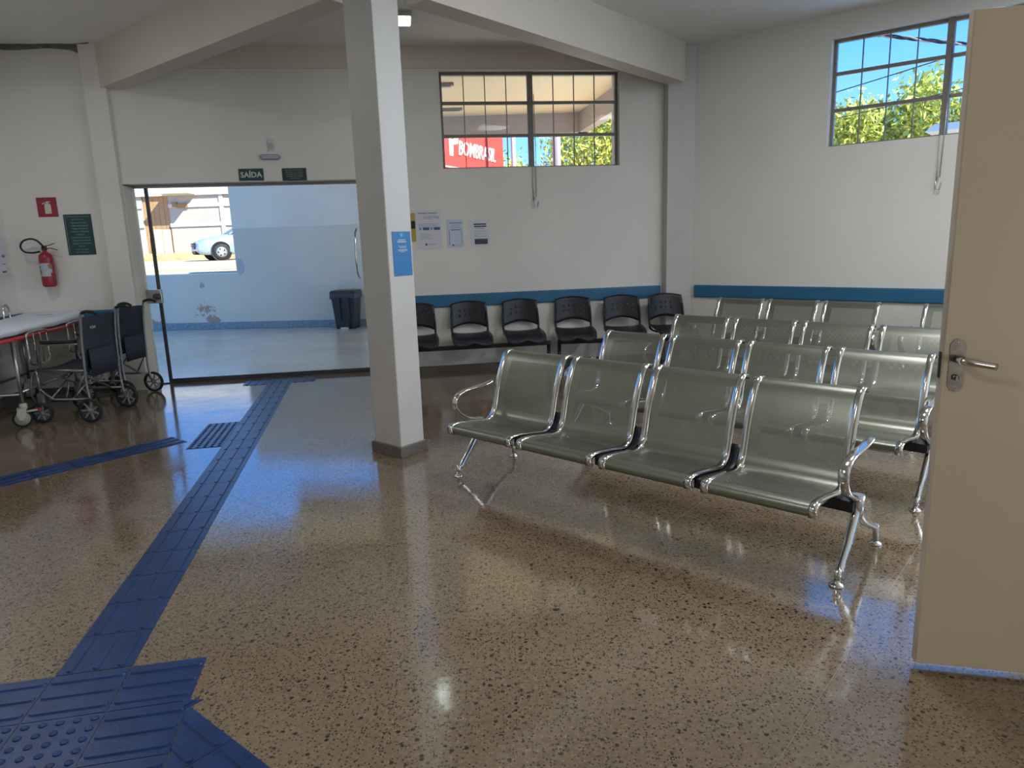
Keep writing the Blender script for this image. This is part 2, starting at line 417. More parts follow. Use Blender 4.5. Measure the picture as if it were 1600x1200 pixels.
# ------------------------------------------------------------------ glazed entrance
root = bpy.data.objects.new('door_1', None); COL.objects.link(root); root.matrix_world = B @ Matrix.Translation((0, .25, 0)); root['kind'] = 'structure'
G().box(-2.872, -.30, -.025, .025, 2.075, 2.10).build('header_track', alu, root, bevel=.003)
G().box(-2.872, -.30, -.025, .025, 0, .012).build('threshold', alu_d, root)
G().box(-2.872, -2.755, -.004, .004, .014, 2.075).build('side_pane', doorglass, root)
G().box(-2.735, -.32, -.004, .004, .03, 2.07).build('sliding_pane', doorglass, root)
G().box(-2.760, -2.728, -.012, .012, .014, 2.075).build('edge_profile', alu_d, root)
G().box(-2.728, -.32, -.012, .012, .014, .05).build('bottom_rail', alu_d, root)
g = G().box(-2.868, -2.72, -.025, .025, .88, 1.03)
g.build('lock_case', alu, root, bevel=.004)
G().lathe([(.035, 0), (.035, .03), (.02, .035)], 16, Matrix.Translation((-2.765, -.025, .955)) @ Matrix.Rotation(R(90), 4, 'X')).build('lock_knob', alu_d, root)
pts = [(-.66+.0, -.045, 1.05)]
pull = [(-.62, -.01, 1.06), (-.635, -.05, 1.10), (-.645, -.065, 1.25), (-.645, -.065, 1.40), (-.635, -.05, 1.55), (-.62, -.01, 1.60)]
G().tube(pull, .011, 8).build('pull_handle', chrome, root)

# ------------------------------------------------------------------ ceiling lamp
def ceiling_lamp(x, y, label, estr):
    r_ = thing('ceiling_lamp', label, 'ceiling lamp', Matrix.Translation((x, y, 0)) @ fr((0, 0), 82))
    G().box(-.15, .15, -.15, .15, CEIL-.04, CEIL).build('housing', white, r_, bevel=.004)
    G().box(-.135, .135, -.135, .135, CEIL-.046, CEIL-.04).build('diffuser', mat('led_diffuser', (.8, .8, .8), .5, emit=(.85, 1, .92), estr=estr), r_)
ceiling_lamp(-.93, 6.78, 'square white ceiling lamp lit beside the column top', 6)
for x_, y_ in FILL_LAMPS: struct(G().box(x_-.28, x_+.28, y_-.28, y_+.28, CEIL-.045, CEIL).build('trim_fill_lamp', white))  # housings made up for the unseen fill lamps

# ------------------------------------------------------------------ notices and signs
def panel(name, label, cat, M, x0, x1, z0, z1, m, th=.003, group=None):
    """flat sign; root at its lower left corner, on the wall, front to -y"""
    r_ = thing(name, label, cat, M @ Matrix.Translation((x0, 0, z0)), group)
    G().box(0, x1-x0, -th-.001, -.001, 0, z1-z0).build('panel', m, r_)
    r_['w'] = x1-x0; r_['h'] = z1-z0; r_['t'] = th+.001
    return r_
def T(p, body, fx, fz, size, m, bold=False, sx=1, align='CENTER', shear=0):
    return textobj(body, 'lettering', size, m, p, onwall(p['w']*fx, p['h']*fz, -p['t']-.0006), bold, .0003, align, shear, sx)
def BX(p, fx0, fx1, fz0, fz1, m, name='printed_block', e=.0006):
    return G().box(p['w']*fx0, p['w']*fx1, -p['t']-e, -p['t']+.0002, p['h']*fz0, p['h']*fz1).build(name, m, p)
s = panel('exit_sign', 'dark green exit sign reading SAÍDA above the glass door', 'sign', B, -1.745, -1.50, 2.108, 2.228, green_m)
T(s, 'SAÍDA', .5, .47, .076, sign_t, True, 1.0)
s = panel('instruction_plate', 'small dark green plate with five lines right of the SAÍDA sign', 'sign', B, -1.315, -1.07, 2.10, 2.225, green_d)
for i, tx in enumerate(('EM CASO DE INCÊNDIO', 'MANTENHA A CALMA E', 'SAIA PELA SAÍDA MAIS', 'PRÓXIMA SEM CORRER', 'E SEM GRITAR')):
    T(s, tx, .5, .84-.165*i, .0165, sign_t2, True, 1.0)
s = panel('safety_plaque', 'tall dark green safety plaque right of the extinguisher', 'sign', B, -3.475, -3.215, 1.418, 1.82, green_m)
for i, (tx, sz) in enumerate((('ESTA EDIFICAÇÃO É DOTADA DAS SEGUINTES', .0105), ('MEDIDAS DE SEGURANÇA', .0105), ('Segurança Estrutural', .019), ('- Saídas de Emergência', .019), ('- Brigada de Incêndio', .019), ('- Controle de Materiais', .019), ('- Extintores', .019), ('- Iluminação de Emergência', .017), ('- Alarme de Emergência', .019), ('- Sinalização de Emergência', .017), ('C.M.A.R.', .019), ('Em caso de Emergência', .014), ('Ligue 193 Bombeiros', .014))):
    T(s, tx, .52, .94-.0725*i, sz, sign_t2, True, .95)
G().box(.012, .016, -.0048, -.0038, .01, .392).build('border_line', sign_t2, s)
s = panel('extinguisher_sign', 'square red sign with cream fire extinguisher symbol on wall', 'sign', B, -3.70, -3.515, 1.802, 1.990, redsign)
g = G().prism([(-.030, -.052), (.030, -.052), (.030, .035), (.018, .048), (-.018, .048), (-.030, .035)], 0, .0012, onwall(.098, .082, -.004))
g.prism([(-.008, .048), (.008, .048), (.008, .064), (-.008, .064)], 0, .0012, onwall(.098, .082, -.004))
g.prism([(-.008, .062), (-.045, .052), (-.050, .040), (-.040, .040), (-.030, .050), (-.006, .056), (.030, .060), (.030, .066), (-.004, .070)], 0, .0012, onwall(.098, .082, -.004))
g.build('extinguisher_symbol', cream, s)
# papers by the column
s = panel('notice_sheet', 'largest white notice sheet headed SUGESTÕES beside the column', 'poster', B, .025, .295, 1.358, 1.762, paper)
T(s, 'Informações, Reclamações', .48, .93, .019, ink, True); T(s, 'SUGESTÕES', .62, .815, .034, ink_b, False, .95)
T(s, 'Denúncias ou', .62, .87, .013, ink_l); T(s, 'Elogios', .62, .76, .012, ink_l)
g = G()
for k in range(12):
    a = k*math.pi/6
    g.box(-.0035, .0035, 0, .001, .010, .022, onwall(.035, .325, -.0035) @ Matrix.Rotation(-a, 4, 'Z') @ Matrix.Rotation(R(-90), 4, 'X'))
g.build('emblem', ink_b, s)
for i in range(5): BX(s, .10, .92 if i % 2 else .86, .655-.028*i, .662-.028*i, ink_l, 'text_line')
BX(s, .27, .52, .49, .56, ink_b); BX(s, .70, .95, .49, .56, ink_b)
BX(s, .12, .20, .495, .555, ink_l); BX(s, .57, .65, .495, .555, ink_l)
for i in range(6): BX(s, .14, .60 if i % 3 else .5, .40-.03*i, .407-.03*i, ink_l, 'text_line')
G().lathe([(.0001, .0012), (.012, .0012), (.012, 0)], 14, onwall(.10, .046, -.004)).build('crest', ink, s); BX(s, .47, .78, .12, .13, ink_l, 'text_line'); BX(s, .47, .74, .095, .103, ink_l, 'text_line')
s = panel('notice_sheet', 'narrow bluish white notice sheet in the middle of three', 'poster', B, .355, .53, 1.362, 1.660, paper_b)
BX(s, .15, .95, .865, .885, ink, 'heading'); BX(s, .22, .85, .62, .645, ink_b, 'heading')
for i in range(3): BX(s, .25, .85, .80-.05*i, .81-.05*i, ink_l, 'text_line')
BX(s, .12, .15, .10, .62, ink_b, 'border'); BX(s, .88, .905, .10, .62, ink_b, 'border'); BX(s, .28, .40, .06, .105, ink, 'crest'); BX(s, .45, .82, .075, .088, ink_l, 'text_line')
s = panel('notice_sheet', 'rightmost white notice sheet with dark band along its foot', 'poster', B, .605, .815, 1.368, 1.655, paper)
for i, (a, b) in enumerate(((.20, .85), (.22, .86))): BX(s, a, b, .79-.08*i, .84-.08*i, ink, 'heading')
BX(s, .3, .75, .655, .68, ink_l, 'text_line'); BX(s, .2, .84, .55, .565, ink_l, 'text_line'); BX(s, .2, .6, .46, .475, ink_l, 'text_line'); BX(s, .2, .4, .40, .415, ink_l, 'text_line'); BX(s, .2, .85, .35, .365, ink_l, 'text_line')
BX(s, .22, .90, .07, .27, ink, 'dark_band')
s = panel('warning_strip', 'narrow yellow and black strip on wall just behind column', 'sign', B, -.028, .018, 1.44, 1.74, yellow, th=.004)
BX(s, 0, 1, .45, .72, black, 'black_band')
# blue poster on the column
s = panel('poster', 'tall blue poster with white lines stuck on the column', 'poster', CM, .040, .198, 1.222, 1.507, poster_m, th=.002)
for fz, a, b, h in ((.80, .30, .72, .02), (.755, .26, .76, .028), (.66, .30, .76, .014), (.63, .36, .7, .014), (.585, .26, .80, .014), (.56, .28, .78, .014), (.535, .42, .62, .012)): BX(s, a, b, fz, fz+h, label_w, 'text_line')
G().prism([(-.010, .012), (.010, .012), (.012, .002), (.006, -.010), (0, -.016), (-.006, -.010), (-.012, .002)], 0, .001, onwall(.079, .262, -.003)).build('emblem', poster_t, s)
# framed notice on the left wall
s = panel('framed_notice', 'framed white notice at the left edge on the left wall', 'poster', DW @ Matrix.Rotation(R(180), 4, 'Z'), -.62, -.175, 1.236, 1.62, white, th=.02)
BX(s, .05, .95, .06, .95, paper, 'sheet'); BX(s, .72, .90, .10, .14, green_m); BX(s, .76, .90, .30, .32, redsign); BX(s, .80, .92, .48, .55, ink)
# emergency light and power outlet over the glass door
r_ = thing('power_outlet', 'small white outlet box above the emergency light', 'power outlet', B @ Matrix.Translation((-1.40, 0, 2.457)))
G().box(-.035, .035, -.010, 0, -.06, .06).build('cover', white, r_, bevel=.003); G().box(-.022, .022, -.016, -.010, -.045, .02).build('plug', label_w, r_, bevel=.003)
G().tube([(-.01, -.014, -.04), (-.03, -.014, -.06), (-.035, -.012, -.075)], .003, 6).build('cord', white, r_)
r_ = thing('emergency_light', 'small flat white emergency light above the SAÍDA sign', 'emergency light', B @ Matrix.Translation((-1.415, 0, 2.335)))
G().prism([(-.10, .0), (-.085, .028), (.085, .028), (.10, .0), (.085, -.022), (-.085, -.022)], .0, .04, UPR).build('housing', mat('emergency_case', (.30, .31, .38), .4), r_, bevel=.004)
G().box(-.08, .08, -.043, -.039, -.014, .018).build('diffuser', mat('emergency_lens', (.42, .43, .50), .25), r_)
# fire extinguisher
E = thing('fire_extinguisher', 'red fire extinguisher with black hose hanging on the wall', 'fire extinguisher', B @ Matrix.Translation((-3.66, -.085, 1.115)))
G().lathe([(.045, 0), (.062, .012), (.064, .03), (.064, .285), (.058, .315), (.035, .338), (.02, .345), (.02, .365)], 24).build('cylinder', red_m, E)
def arc_label(a0, a1, z0, z1, m, r0=.0652, name='label_sticker'):
    rows = [[(r0*math.cos(a), r0*math.sin(a), z) for a in [R(a0+(a1-a0)*k/8) for k in range(9)]] for z in (z0, z1)]
    G().grid(rows).build(name, m, E)
arc_label(205, 315, .105, .235, label_w); arc_label(200, 245, .13, .17, label_y, .0658); arc_label(300, 335, .185, .225, label_y, .0658); arc_label(300, 330, .14, .18, label_w, .0660); arc_label(215, 235, .185, .205, ink_b, .0662)
G().box(-.018, .018, -.018, .018, .36, .40).tube([(.0, 0, .40), (.05, 0, .41), (.10, 0, .425)], [(.004, .012)]*3, 8).tube([(.0, 0, .375), (.06, 0, .38), (.12, 0, .36)], [(.004, .010)]*3, 8).build('valve_handle', mat('valve', (.06, .03, .035), .4), E)
h = [(-.02, 0, .385), (.0, -.02, .40), (-.04, -.03, .455), (-.10, -.03, .475), (-.17, -.03, .455), (-.20, -.03, .40), (-.17, -.03, .352), (-.10, -.03, .340), (-.03, -.03, .350)]
def smooth(pts, n=4, closed=False):
    P = [Vector(p) for p in pts]; out = []; N = len(P)
    rng = range(N) if closed else range(N-1)
    for i in rng:
        p0 = P[i-1] if (i or closed) else P[0]; p1 = P[i]; p2 = P[(i+1) % N]; p3 = P[(i+2) % N] if (closed or i+2 < N) else P[-1]
        for k in range(n):
            t_ = k/n
            out.append(.5*((2*p1)+(p2-p0)*t_+(2*p0-5*p1+4*p2-p3)*t_*t_+(3*p1-p0-3*p2+p3)*t_**3))
    if not closed: out.append(P[-1])
    return out
G().tube(smooth(h, 4), .009, 8).build('hose', rubber, E)
G().box(-.03, .03, .06, .085, .25, .30).build('wall_bracket', black, E)

# ------------------------------------------------------------------ tactile paving
def tile_mesh(kind, name='tile'):
    g = G(); h = .0025; s_ = .125-.0012
    g.box(-s_, s_, -s_, s_, 0, h)
    def bar(x0, x1, y, w_=.0135, hh=.0055):
        n = 5; poly = []
        for k in range(n+1): a = R(-90+180*k/n); poly.append((x1-w_+w_*math.cos(a), y+w_*math.sin(a)))
        for k in range(n+1): a = R(90+180*k/n); poly.append((x0+w_+w_*math.cos(a), y+w_*math.sin(a)))
        m_ = len(poly); vs = [(x, yy, h) for x, yy in poly]+[((x-(x0+x1)/2)*.985+(x0+x1)/2, (yy-y)*.72+y, h+hh) for x, yy in poly]
        g.add(vs, [tuple(range(m_, 2*m_))]+[(i, (i+1) % m_, m_+(i+1) % m_, m_+i) for i in range(m_)])
    if kind == 'bars':
        for y in (-.0833, 0, .0833): bar(-.118, .118, y)
    elif kind == 'dots':
        for i in range(5):
            for j in range(5):
                g.lathe([(.013, h), (.0105, h+.004), (.005, h+.0052), (.0001, h+.0054)], 8, Matrix.Translation((-.1+.05*i, -.1+.05*j, 0)))
    return g.mesh(name, tact)
TB = tile_mesh('bars'); TD = tile_mesh('dots')
def tile(parent, mesh, x, y, rot=0):
    o = bpy.data.objects.new('tile', mesh); COL.objects.link(o); o.parent = parent
    o.matrix_local = Matrix.Translation((x, y, 0)) @ Matrix.Rotation(R(rot), 4, 'Z'); return o
# long strip to the door.  local x along the strip (heading -10.9), y to its left
ang = -10.8
TP = thing('tactile_path', 'long blue ribbed tactile strip running to the glass door', 'tactile paving', fr((-1.500, 2.232), ang))
for k in range(21): tile(TP, TB, .125+.2515*k, random.uniform(-.001, .001), random.uniform(-.3, .3))
for y in (-.2505, 0, .2505): tile(TP, TB, .125+.2515*21, y, 0)
for k in range(3): tile(TP, TD, 2.885+.2515*k+.125, .252)
# branch towards the left wall
BRM = fr((-2.585, 5.285), 220)
TP2 = thing('tactile_path', 'blue ribbed tactile strip branching left towards the stretcher', 'tactile paving', BRM)
for k in range(9): tile(TP2, TB, .125+.2515*k, 0, random.uniform(-.3, .3))
for (x, y) in ((1.41, .2515), (1.662, .2515), (1.662, .503)): tile(TP2, TD if y > .3 else TB, x, y, 90)
# junction in the foreground
JM = fr((-1.622, 2.205), 79.3)       # x right, -y towards the viewer
TJ = thing('tactile_junction', 'blue tactile tile junction of bars and studs in foreground', 'tactile paving', JM)
P_ = .2515
for i in range(-4, 2): tile(TJ, TB, .125+P_*i, -.125)
for i in (-4, -3, -2, -1, 0):
    for j in range(1, 5): tile(TJ, TD if i > -3 and j < 4 else TB, .125+P_*i, -.125-P_*j)
for j in range(1, 5): tile(TJ, TB, .125+P_, -.125-P_*j)
# diagonal strip leaving to the lower right, its tiles trimmed against the junction
DM = fr((-1.063, 2.017), 129)
TG = thing('tactile_path', 'short blue tactile strip cutting diagonally out of the bottom edge', 'tactile paving', DM)
import bmesh
for k in range(5):
    for dy in (-.126, -.3775):
        if dy < -.2 and k == 0: continue
        o = tile(TG, TB, .125+P_*k, dy)
        loc = (JM.inverted() @ DM @ Matrix.Translation((.125+P_*k, dy, 0)))
        bm_ = bmesh.new(); bm_.from_mesh(TB); bm_.transform(loc)
        if min(v.co.x for v in bm_.verts) < .503:
            bmesh.ops.bisect_plane(bm_, geom=bm_.verts[:]+bm_.edges[:]+bm_.faces[:], plane_co=(.504, 0, 0), plane_no=(-1, 0, 0), clear_outer=True)
            bm_.transform(loc.inverted()); me_ = bpy.data.meshes.new('cut_tile'); bm_.to_mesh(me_); me_.materials.clear(); me_.materials.append(tact); o.data = me_
        bm_.free()
Di = DM.inverted()
tri = [Di @ Vector((x, y, 0)) for x, y in ((-1.108, 2.052), (-1.040, 2.052), (-1.100, 1.985))]
tri2 = [Di @ Vector((x, y, 0)) for x, y in ((-1.101, 2.044), (-1.062, 2.044), (-1.097, 2.004))]
G().prism([(p.x, p.y) for p in tri][::-1], 0, .0035).prism([(p.x, p.y) for p in tri2][::-1], .0035, .007).build('cut_tile', tact, TG)
tag(G().lathe([(.011, 0), (.011, .0015), (.0001, .002)], 10, Matrix.Translation((.145, 2.545, 0)) @ Matrix.Diagonal((1.3, .9, 1, 1))).build('gum_spot', mat('gum', (.02, .02, .02), .6)), 'small dark gum spot on the floor near the bottom middle', 'floor spot')

# ------------------------------------------------------------------ steel benches.  local x along the bench, y towards its back
PROF = [(-.104, .318), (-.118, .322), (-.124, .350), (-.112, .367), (-.08, .373), (-.03, .371), (.04, .362), (.11, .351), (.165, .343), (.20, .343), (.228, .353), (.25, .375), (.264, .405), (.274, .44), (.290, .51), (.312, .58), (.338, .645), (.362, .695), (.380, .725), (.396, .742), (.416, .750), (.440, .746), (.452, .732)]
SW, SP, S0 = .470, .545, .085
def offs(prof, d):
    out = []
    for i, (t_, z) in enumerate(prof):
        a = prof[max(i-1, 0)]; b = prof[min(i+1, len(prof)-1)]; dx, dz = b[0]-a[0], b[1]-a[1]; L = math.hypot(dx, dz)
        out.append((t_-dz/L*d, z+dx/L*d))
    return out
def ribbon(g, x0, x1, a, b):
    """solid strip between profile curves a and b"""
    n = len(a)
    vs = [(x, *p) for x in (x0, x1) for p in a]+[(x, *p) for x in (x0, x1) for p in b]
    f = []
    for i in range(n-1):
        f += [(i, i+1, n+i+1, n+i), (2*n+i, 3*n+i, 3*n+i+1, 2*n+i+1), (i, 2*n+i, 2*n+i+1, i+1), (n+i, n+i+1, 3*n+i+1, 3*n+i)]
    f += [(0, n, 3*n, 2*n), (n-1, 3*n-1, 4*n-1, 2*n-1)]
    g.add(vs, f, None, 0, True)
def seat_mesh():
    g = G(); xs = [0, .03, .07, .14, SW/2, SW-.14, SW-.07, SW-.03, SW]
    n = len(xs); m = len(PROF); arc = [0]
    for i in range(1, m): arc.append(arc[-1]+math.hypot(PROF[i][0]-PROF[i-1][0], PROF[i][1]-PROF[i-1][1]))
    vs = [(x, t_, z) for (t_, z) in PROF for x in xs]
    fs = []; 
    g.add(vs, [], None)
    for i in range(m-1):
        for k in range(n-1):
            g.f.append((i*n+k, i*n+k+1, (i+1)*n+k+1, (i+1)*n+k))
            inside = 2 <= k <= n-4+1 and k not in (0, 1) and ((4 <= i <= 8) or (11 <= i <= 16)); g.mi.append(1 if (1 < k < n-2 and ((4 <= i <= 8) or (12 <= i <= 16))) else 0); g.sm.append(True)
    me = g.mesh('seat', [steel, perf])
    uv = me.uv_layers.new(name='UVMap')
    for pl in me.polygons:
        for li in pl.loop_indices:
            vi = me.loops[li].vertex_index; uv.data[li].uv = (xs[vi % n], arc[vi//n])
    return me
SEAT = seat_mesh()
def trim_mesh():
    g = G(); ribbon(g, -.014, .020, offs(PROF, -.009), offs(PROF, .006)); return g.mesh('chrome_edge', chrome)
TRIM = trim_mesh()
def bracket_mesh():
    g = G(); a = [(-.10, .335)]+[p for p in PROF[4:15]]; a = [p for p in PROF[4:14]]
    ribbon(g, -.030, .030, offs(a, -.055), offs(a, -.012)); return g.mesh('seat_bracket', black)
BRK = bracket_mesh()
def link(name, me, parent, x=0, y=0, z=0):
    o = bpy.data.objects.new(name, me); COL.objects.link(o); o.parent = parent; o.location = (x, y, z); return o
fl = (1, 0, 0)
def leg_meshes():
    f = G().tube(smooth([(0, .215, .285), (0, .185, .235), (0, .12, .155), (0, .055, .085), (0, .028, .055)], 3), [(.020, .026)]*2+[(.019, .022)]*5+[(.015, .017)]*6, 10, flat=fl).tube([(0, .015, .075), (0, .010, .014)], [.014, .013], 10)
    b = G().tube(smooth([(0, .205, .285), (0, .25, .235), (0, .33, .175), (0, .43, .125), (0, .51, .09)], 3), [(.020, .030)]*3+[(.016, .020)]*4+[(.014, .015)]*6, 10, flat=fl).tube([(0, .515, .10), (0, .525, .014)], [.014, .013], 10)
    foot = G().lathe([(.030, 0), (.030, .006), (.022, .013), (.012, .018), (.011, .028)], 16)
    arm = G().tube(smooth([(0, .215, .29), (0, .185, .325), (0, .115, .352), (0, .045, .395), (0, .005, .455), (0, .025, .505), (0, .085, .530), (0, .17, .535), (0, .27, .540), (0, .335, .552)], 4), [(.020, .014)]*8+[(.022, .009)]*25+[(.022, .009)]*4, 10, flat=fl)
    hub = G().tube([(0, .212, .335), (0, .212, .235)], [(.030, .024), (.024, .03)], 10, flat=fl)
    return [q.mesh(n_, chrome if n_ in ('armrest', 'foot', 'front_leg') else chrome_d) for q, n_ in ((f, 'front_leg'), (b, 'rear_leg'), (foot, 'foot'), (arm, 'armrest'), (hub, 'hub'))]
ML = leg_meshes()
def bench(label, M, n, name='steel_bench'):
    r_ = thing(name, label, 'bench', M, 'perforated steel waiting benches')
    L = 2*S0+(n-1)*SP+SW-.02+.03
    x_end = S0*2+(n-1)*SP+SW-.02
    G().box(0, x_end, .155, .225, .268, .318).build('beam', black, r_, bevel=.004)
    for k in range(n):
        x = S0+k*SP; s_ = link('seat', SEAT, r_, x)
        link('chrome_edge', TRIM, s_, 0); link('chrome_edge', TRIM, s_, SW-.006)
    for k in range(n-1): link('seat_bracket', BRK, r_, S0+k*SP+SW+(SP-SW)/2)
    for x in (0, x_end):
        l = link('front_leg', ML[0], r_, x); link('foot', ML[2], l, 0, .008, 0)
        l = link('rear_leg', ML[1], r_, x); link('foot', ML[2], l, 0, .525, 0)
        link('armrest', ML[3], r_, x); link('hub', ML[4], r_, x)
    return r_
rowu = Vector((math.sin(R(132.8)), math.cos(R(132.8)))); rown = Vector((math.sin(R(42.8)), math.cos(R(42.8))))
O0 = Vector((-.357, 4.185))
def rowM(s_, t_):
    p = O0+rowu*s_+rown*t_; return fr((p.x, p.y), 132.8)
bench('four-seat perforated steel bench in the front row nearest the viewer', rowM(0, 0), 4)
bench('four-seat perforated steel bench in second row behind the front bench', rowM(.04, 1.055), 4)
bench('four-seat perforated steel bench in the third row', rowM(-.04, 2.19), 4)
bench('three-seat steel bench in back row under the blue rail', rowM(-.44, 3.80), 3)
bench('steel bench at back row mostly hidden behind the open door', rowM(1.50, 3.80), 3)

# ------------------------------------------------------------------ black plastic chairs on beams. local x along, y to the back
def black_back():
    g = G(); W, H0 = .205, .305; nx, nz = 14, 9
    def P(i, j):
        x = -W+2*W*i/nx; f_ = x/W; z0 = .055*(1-f_*f_); z1 = H0-.025*f_*f_; z = z0+(z1-z0)*j/nz
        xw = x*(1-.07*(j/nz)**2)
        return Vector((xw, .045*(1-f_*f_)+.05*(z/H0), z))
    holes = [(5, 5), (7, 5), (9, 5), (11, 5), (3, 5), (5, 3), (7, 3), (9, 3), (3, 3), (11, 3)]
    for i in range(nx):
        for j in range(nz):
            q = [P(i, j), P(i+1, j), P(i+1, j+1), P(i, j+1)]
            if (i, j) in holes:
                def bl(u, v): return q[0]*(1-u)*(1-v)+q[1]*u*(1-v)+q[2]*u*v+q[3]*(1-u)*v
                out = [(0, 0), (.5, 0), (1, 0), (1, .5), (1, 1), (.5, 1), (0, 1), (0, .5)]
                vs = [bl(*c_) for c_ in out]+[bl(.5+.15*(1 if c_[0] > .5 else -1 if c_[0] < .5 else 0)*(1 if .5 in c_ else .72)*1.2, .5+.15*(1 if c_[1] > .5 else -1 if c_[1] < .5 else 0)*(1 if .5 in c_ else .72)*1.2) for c_ in out]
                g.add(vs, [(k, (k+1) % 8, 8+(k+1) % 8, 8+k) for k in range(8)], None, 0, True)
            else: g.add(q, [(0, 1, 2, 3)], None, 0, True)
    me = g.mesh('backrest', blackp)
    import bmesh
    bm_ = bmesh.new(); bm_.from_mesh(me); bmesh.ops.remove_doubles(bm_, verts=bm_.verts, dist=1e-5); bm_.to_mesh(me); bm_.free()
    return me
def black_seat():
    rows = []
    for j in range(9):
        v = j/8; y = -.20+.40*v
        row = []
        for i in range(13):
            f_ = -1+2*i/12; w_ = .225-.02*v*v-.02*(1-v)**3
            z = .018*abs(f_)**3*(1.2)+.012*math.cos(f_*math.pi*1.5)*(1-v)-.030*(1-v)**4-.018*(1-v)**6*abs(f_)+.02*v*v
            row.append((f_*w_, y, z))
        rows.append(row)
    g = G(); g.grid(rows)
    lip = [[(p[0], p[1]-.002*k, p[2]-.045*k*(.55+.45*abs(math.sin((-1+2*i/12)*math.pi)))) for i, p in enumerate(rows[0])] for k in (1, 0)]
    g.grid(lip)
    return g.mesh('seat', blackp)
BB = black_back(); BS = black_seat()
def bchair(parent, x, rot=0, y=0):
    s_ = link('seat', BS, parent, x, y+.02, .415); s_.rotation_euler[2] = R(rot)
    q = s_.modifiers.new('t', 'SOLIDIFY'); q.thickness = .014
    b = link('backrest', BB, s_, 0, .205, .062); q = b.modifiers.new('t', 'SOLIDIFY'); q.thickness = .012
    for sx in (-1, 1): G().tube(smooth([(sx*.15, .08, -.04), (sx*.19, .17, -.02), (sx*.197, .205, .03), (sx*.197, .212, .14), (sx*.19, .232, .25)], 3), [(.010, .013)]*13, 6).build('back_support', black, s_)
    G().box(-.06, .06, -.10, .10, -.085, -.02).build('seat_mount', black, s_)
def bbench(label, M, xs, x0, x1, rots=None, ys=None):
    r_ = thing('plastic_chair_bench', label, 'bench', M, 'black plastic chair benches')
    G().box(x0, x1, -.02, .03, .29, .335).build('beam', black, r_, bevel=.003)
    for i, x in enumerate(xs): bchair(r_, x, rots[i] if rots else 0, ys[i] if ys else 0)
    for x in (x0+.02, x1-.02):
        G().tube([(x, .005, .30), (x, .005, .16), (x, -.06, .06), (x, -.20, .015)], [(.02, .012)]*4, 8).tube([(x, .005, .18), (x, .06, .06), (x, .16, .015)], [(.02, .012)]*3, 8).build('leg', black, r_)
bbench('bench of black plastic chairs emerging from behind the column', B @ Matrix.Translation((0, -.35, 0)), [-.03, .545, 1.115], -.27, 1.40)
MB2 = B @ Matrix.Translation((1.42, -.33, 0)) @ Matrix.Rotation(R(-9), 4, 'Z')
bbench('bench of three black plastic chairs beside the wall pillar', MB2, [.26, .80, 1.33], 0.06, 1.62, [2, 0, 9], [0, 0, .03])

# ------------------------------------------------------------------ open door in the foreground
DR = fr((1.3045, 2.0925), 104.1)     # x along leaf to its hinges, y behind
ydo = thing('door_2', 'beige', 'door', DR); del ydo['label']; del ydo['category']; ydo['kind'] = 'structure'
G().box(0, .80, 0, .035, .022, 2.012).build('door_leaf', doorp, ydo, bevel=.0015)
G().box(-.0035, -.0001, .0, .035, .022, 2.012).build('edge_strip', dooredge, ydo)
G().prism([(-.0205, -.062), (.0205, -.062), (.0205, .062), (.012, .077), (0, .081), (-.012, .077), (-.0205, .062), (-.0205, -.062), (-.012, -.077), (0, -.081), (.012, -.077), (.0205, -.062)], 0, .003, onwall(.035, 1.022, 0)).build('handle_plate', steelb, ydo)
ld = G().tube([(.035, -.003, 1.041), (.035, -.045, 1.041)], [.011, .010], 12).tube(smooth([(.035, -.043, 1.041), (.05, -.052, 1.040), (.08, -.052, 1.034), (.125, -.050, 1.026)], 3), [(.010, .007)]*10, 10).build('lever_handle', chrome, ydo)
G().lathe([(.009, 0), (.009, .006), (.003, .007)], 12, onwall(.035, .985, -.003)).box(-.003, .003, -.018, 0, .977, .993, Matrix.Translation((.035, 0, 0))).build('key_cylinder', steelb, ydo)
G().box(-.006, -.0036, .008, .026, .98, 1.06).build('latch_plate', mat('latch_dark', (.02, .02, .02), .4), ydo)
for x, z in ((.035, 1.09), (.035, .955)): G().lathe([(.003, 0), (.003, .0015), (.0001, .002)], 8, onwall(x, z, -.003)).build('screw', chrome, ydo)
for z in (.25, 1.0, 1.8): G().tube([(.806, .040, z), (.806, .040, z+.08)], .006, 8).build('hinge', steelb, ydo)

# ------------------------------------------------------------------ stretcher by the left wall. local x back towards the viewer, y to the left wall... (heading 172)
SM = fr((-4.98, 7.24), 172)   # x: towards the viewer ; y: to +right of room (left of heading)
ST = thing('hospital_stretcher', 'stretcher with white sheet and red side rail against left wall', 'stretcher', SM)
SL, Wd = 1.92, .62
G().tube([(.03, Wd, .745), (SL, Wd, .745)], .016, 10).build('red_rail', rail_red, ST)
G().tube([(.03, .04, .745), (SL, .04, .745)], .016, 10).build('red_rail', rail_red, ST)
g = G()
for x in (.05, .7, 1.3, SL-.05): g.tube([(x, .04, .735), (x, Wd, .735)], .012, 8)
g.build('frame', greytube, ST)
rows = []
for i in range(21):
    x = .01+(SL-.02)*i/20; zt = .83+.035*max(0, 1-x/.8)
    prof = [(Wd-.03, .775), (Wd-.012, .80), (Wd-.035, zt-.01), (Wd-.10, zt), (Wd/2, zt+.006*math.sin(i*1.3)), (.10, zt), (.035, zt-.01), (.015, .80), (.03, .775)]
    rows.append([(x, y+.004*math.sin(i*2.1+y*9), z+.003*math.sin(i*1.7+y*20)) for y, z in prof])
mt = G().grid(rows).add(rows[0], [tuple(range(9))]).add(rows[-1], [tuple(range(9))[::-1]]).build('mattress', sheet_m, ST)
G().box(.03, .80, .07, Wd-.07, .752, .774).box(.82, SL-.02, .07, Wd-.07, .752, .774).build('mattress_board', greytube, ST)
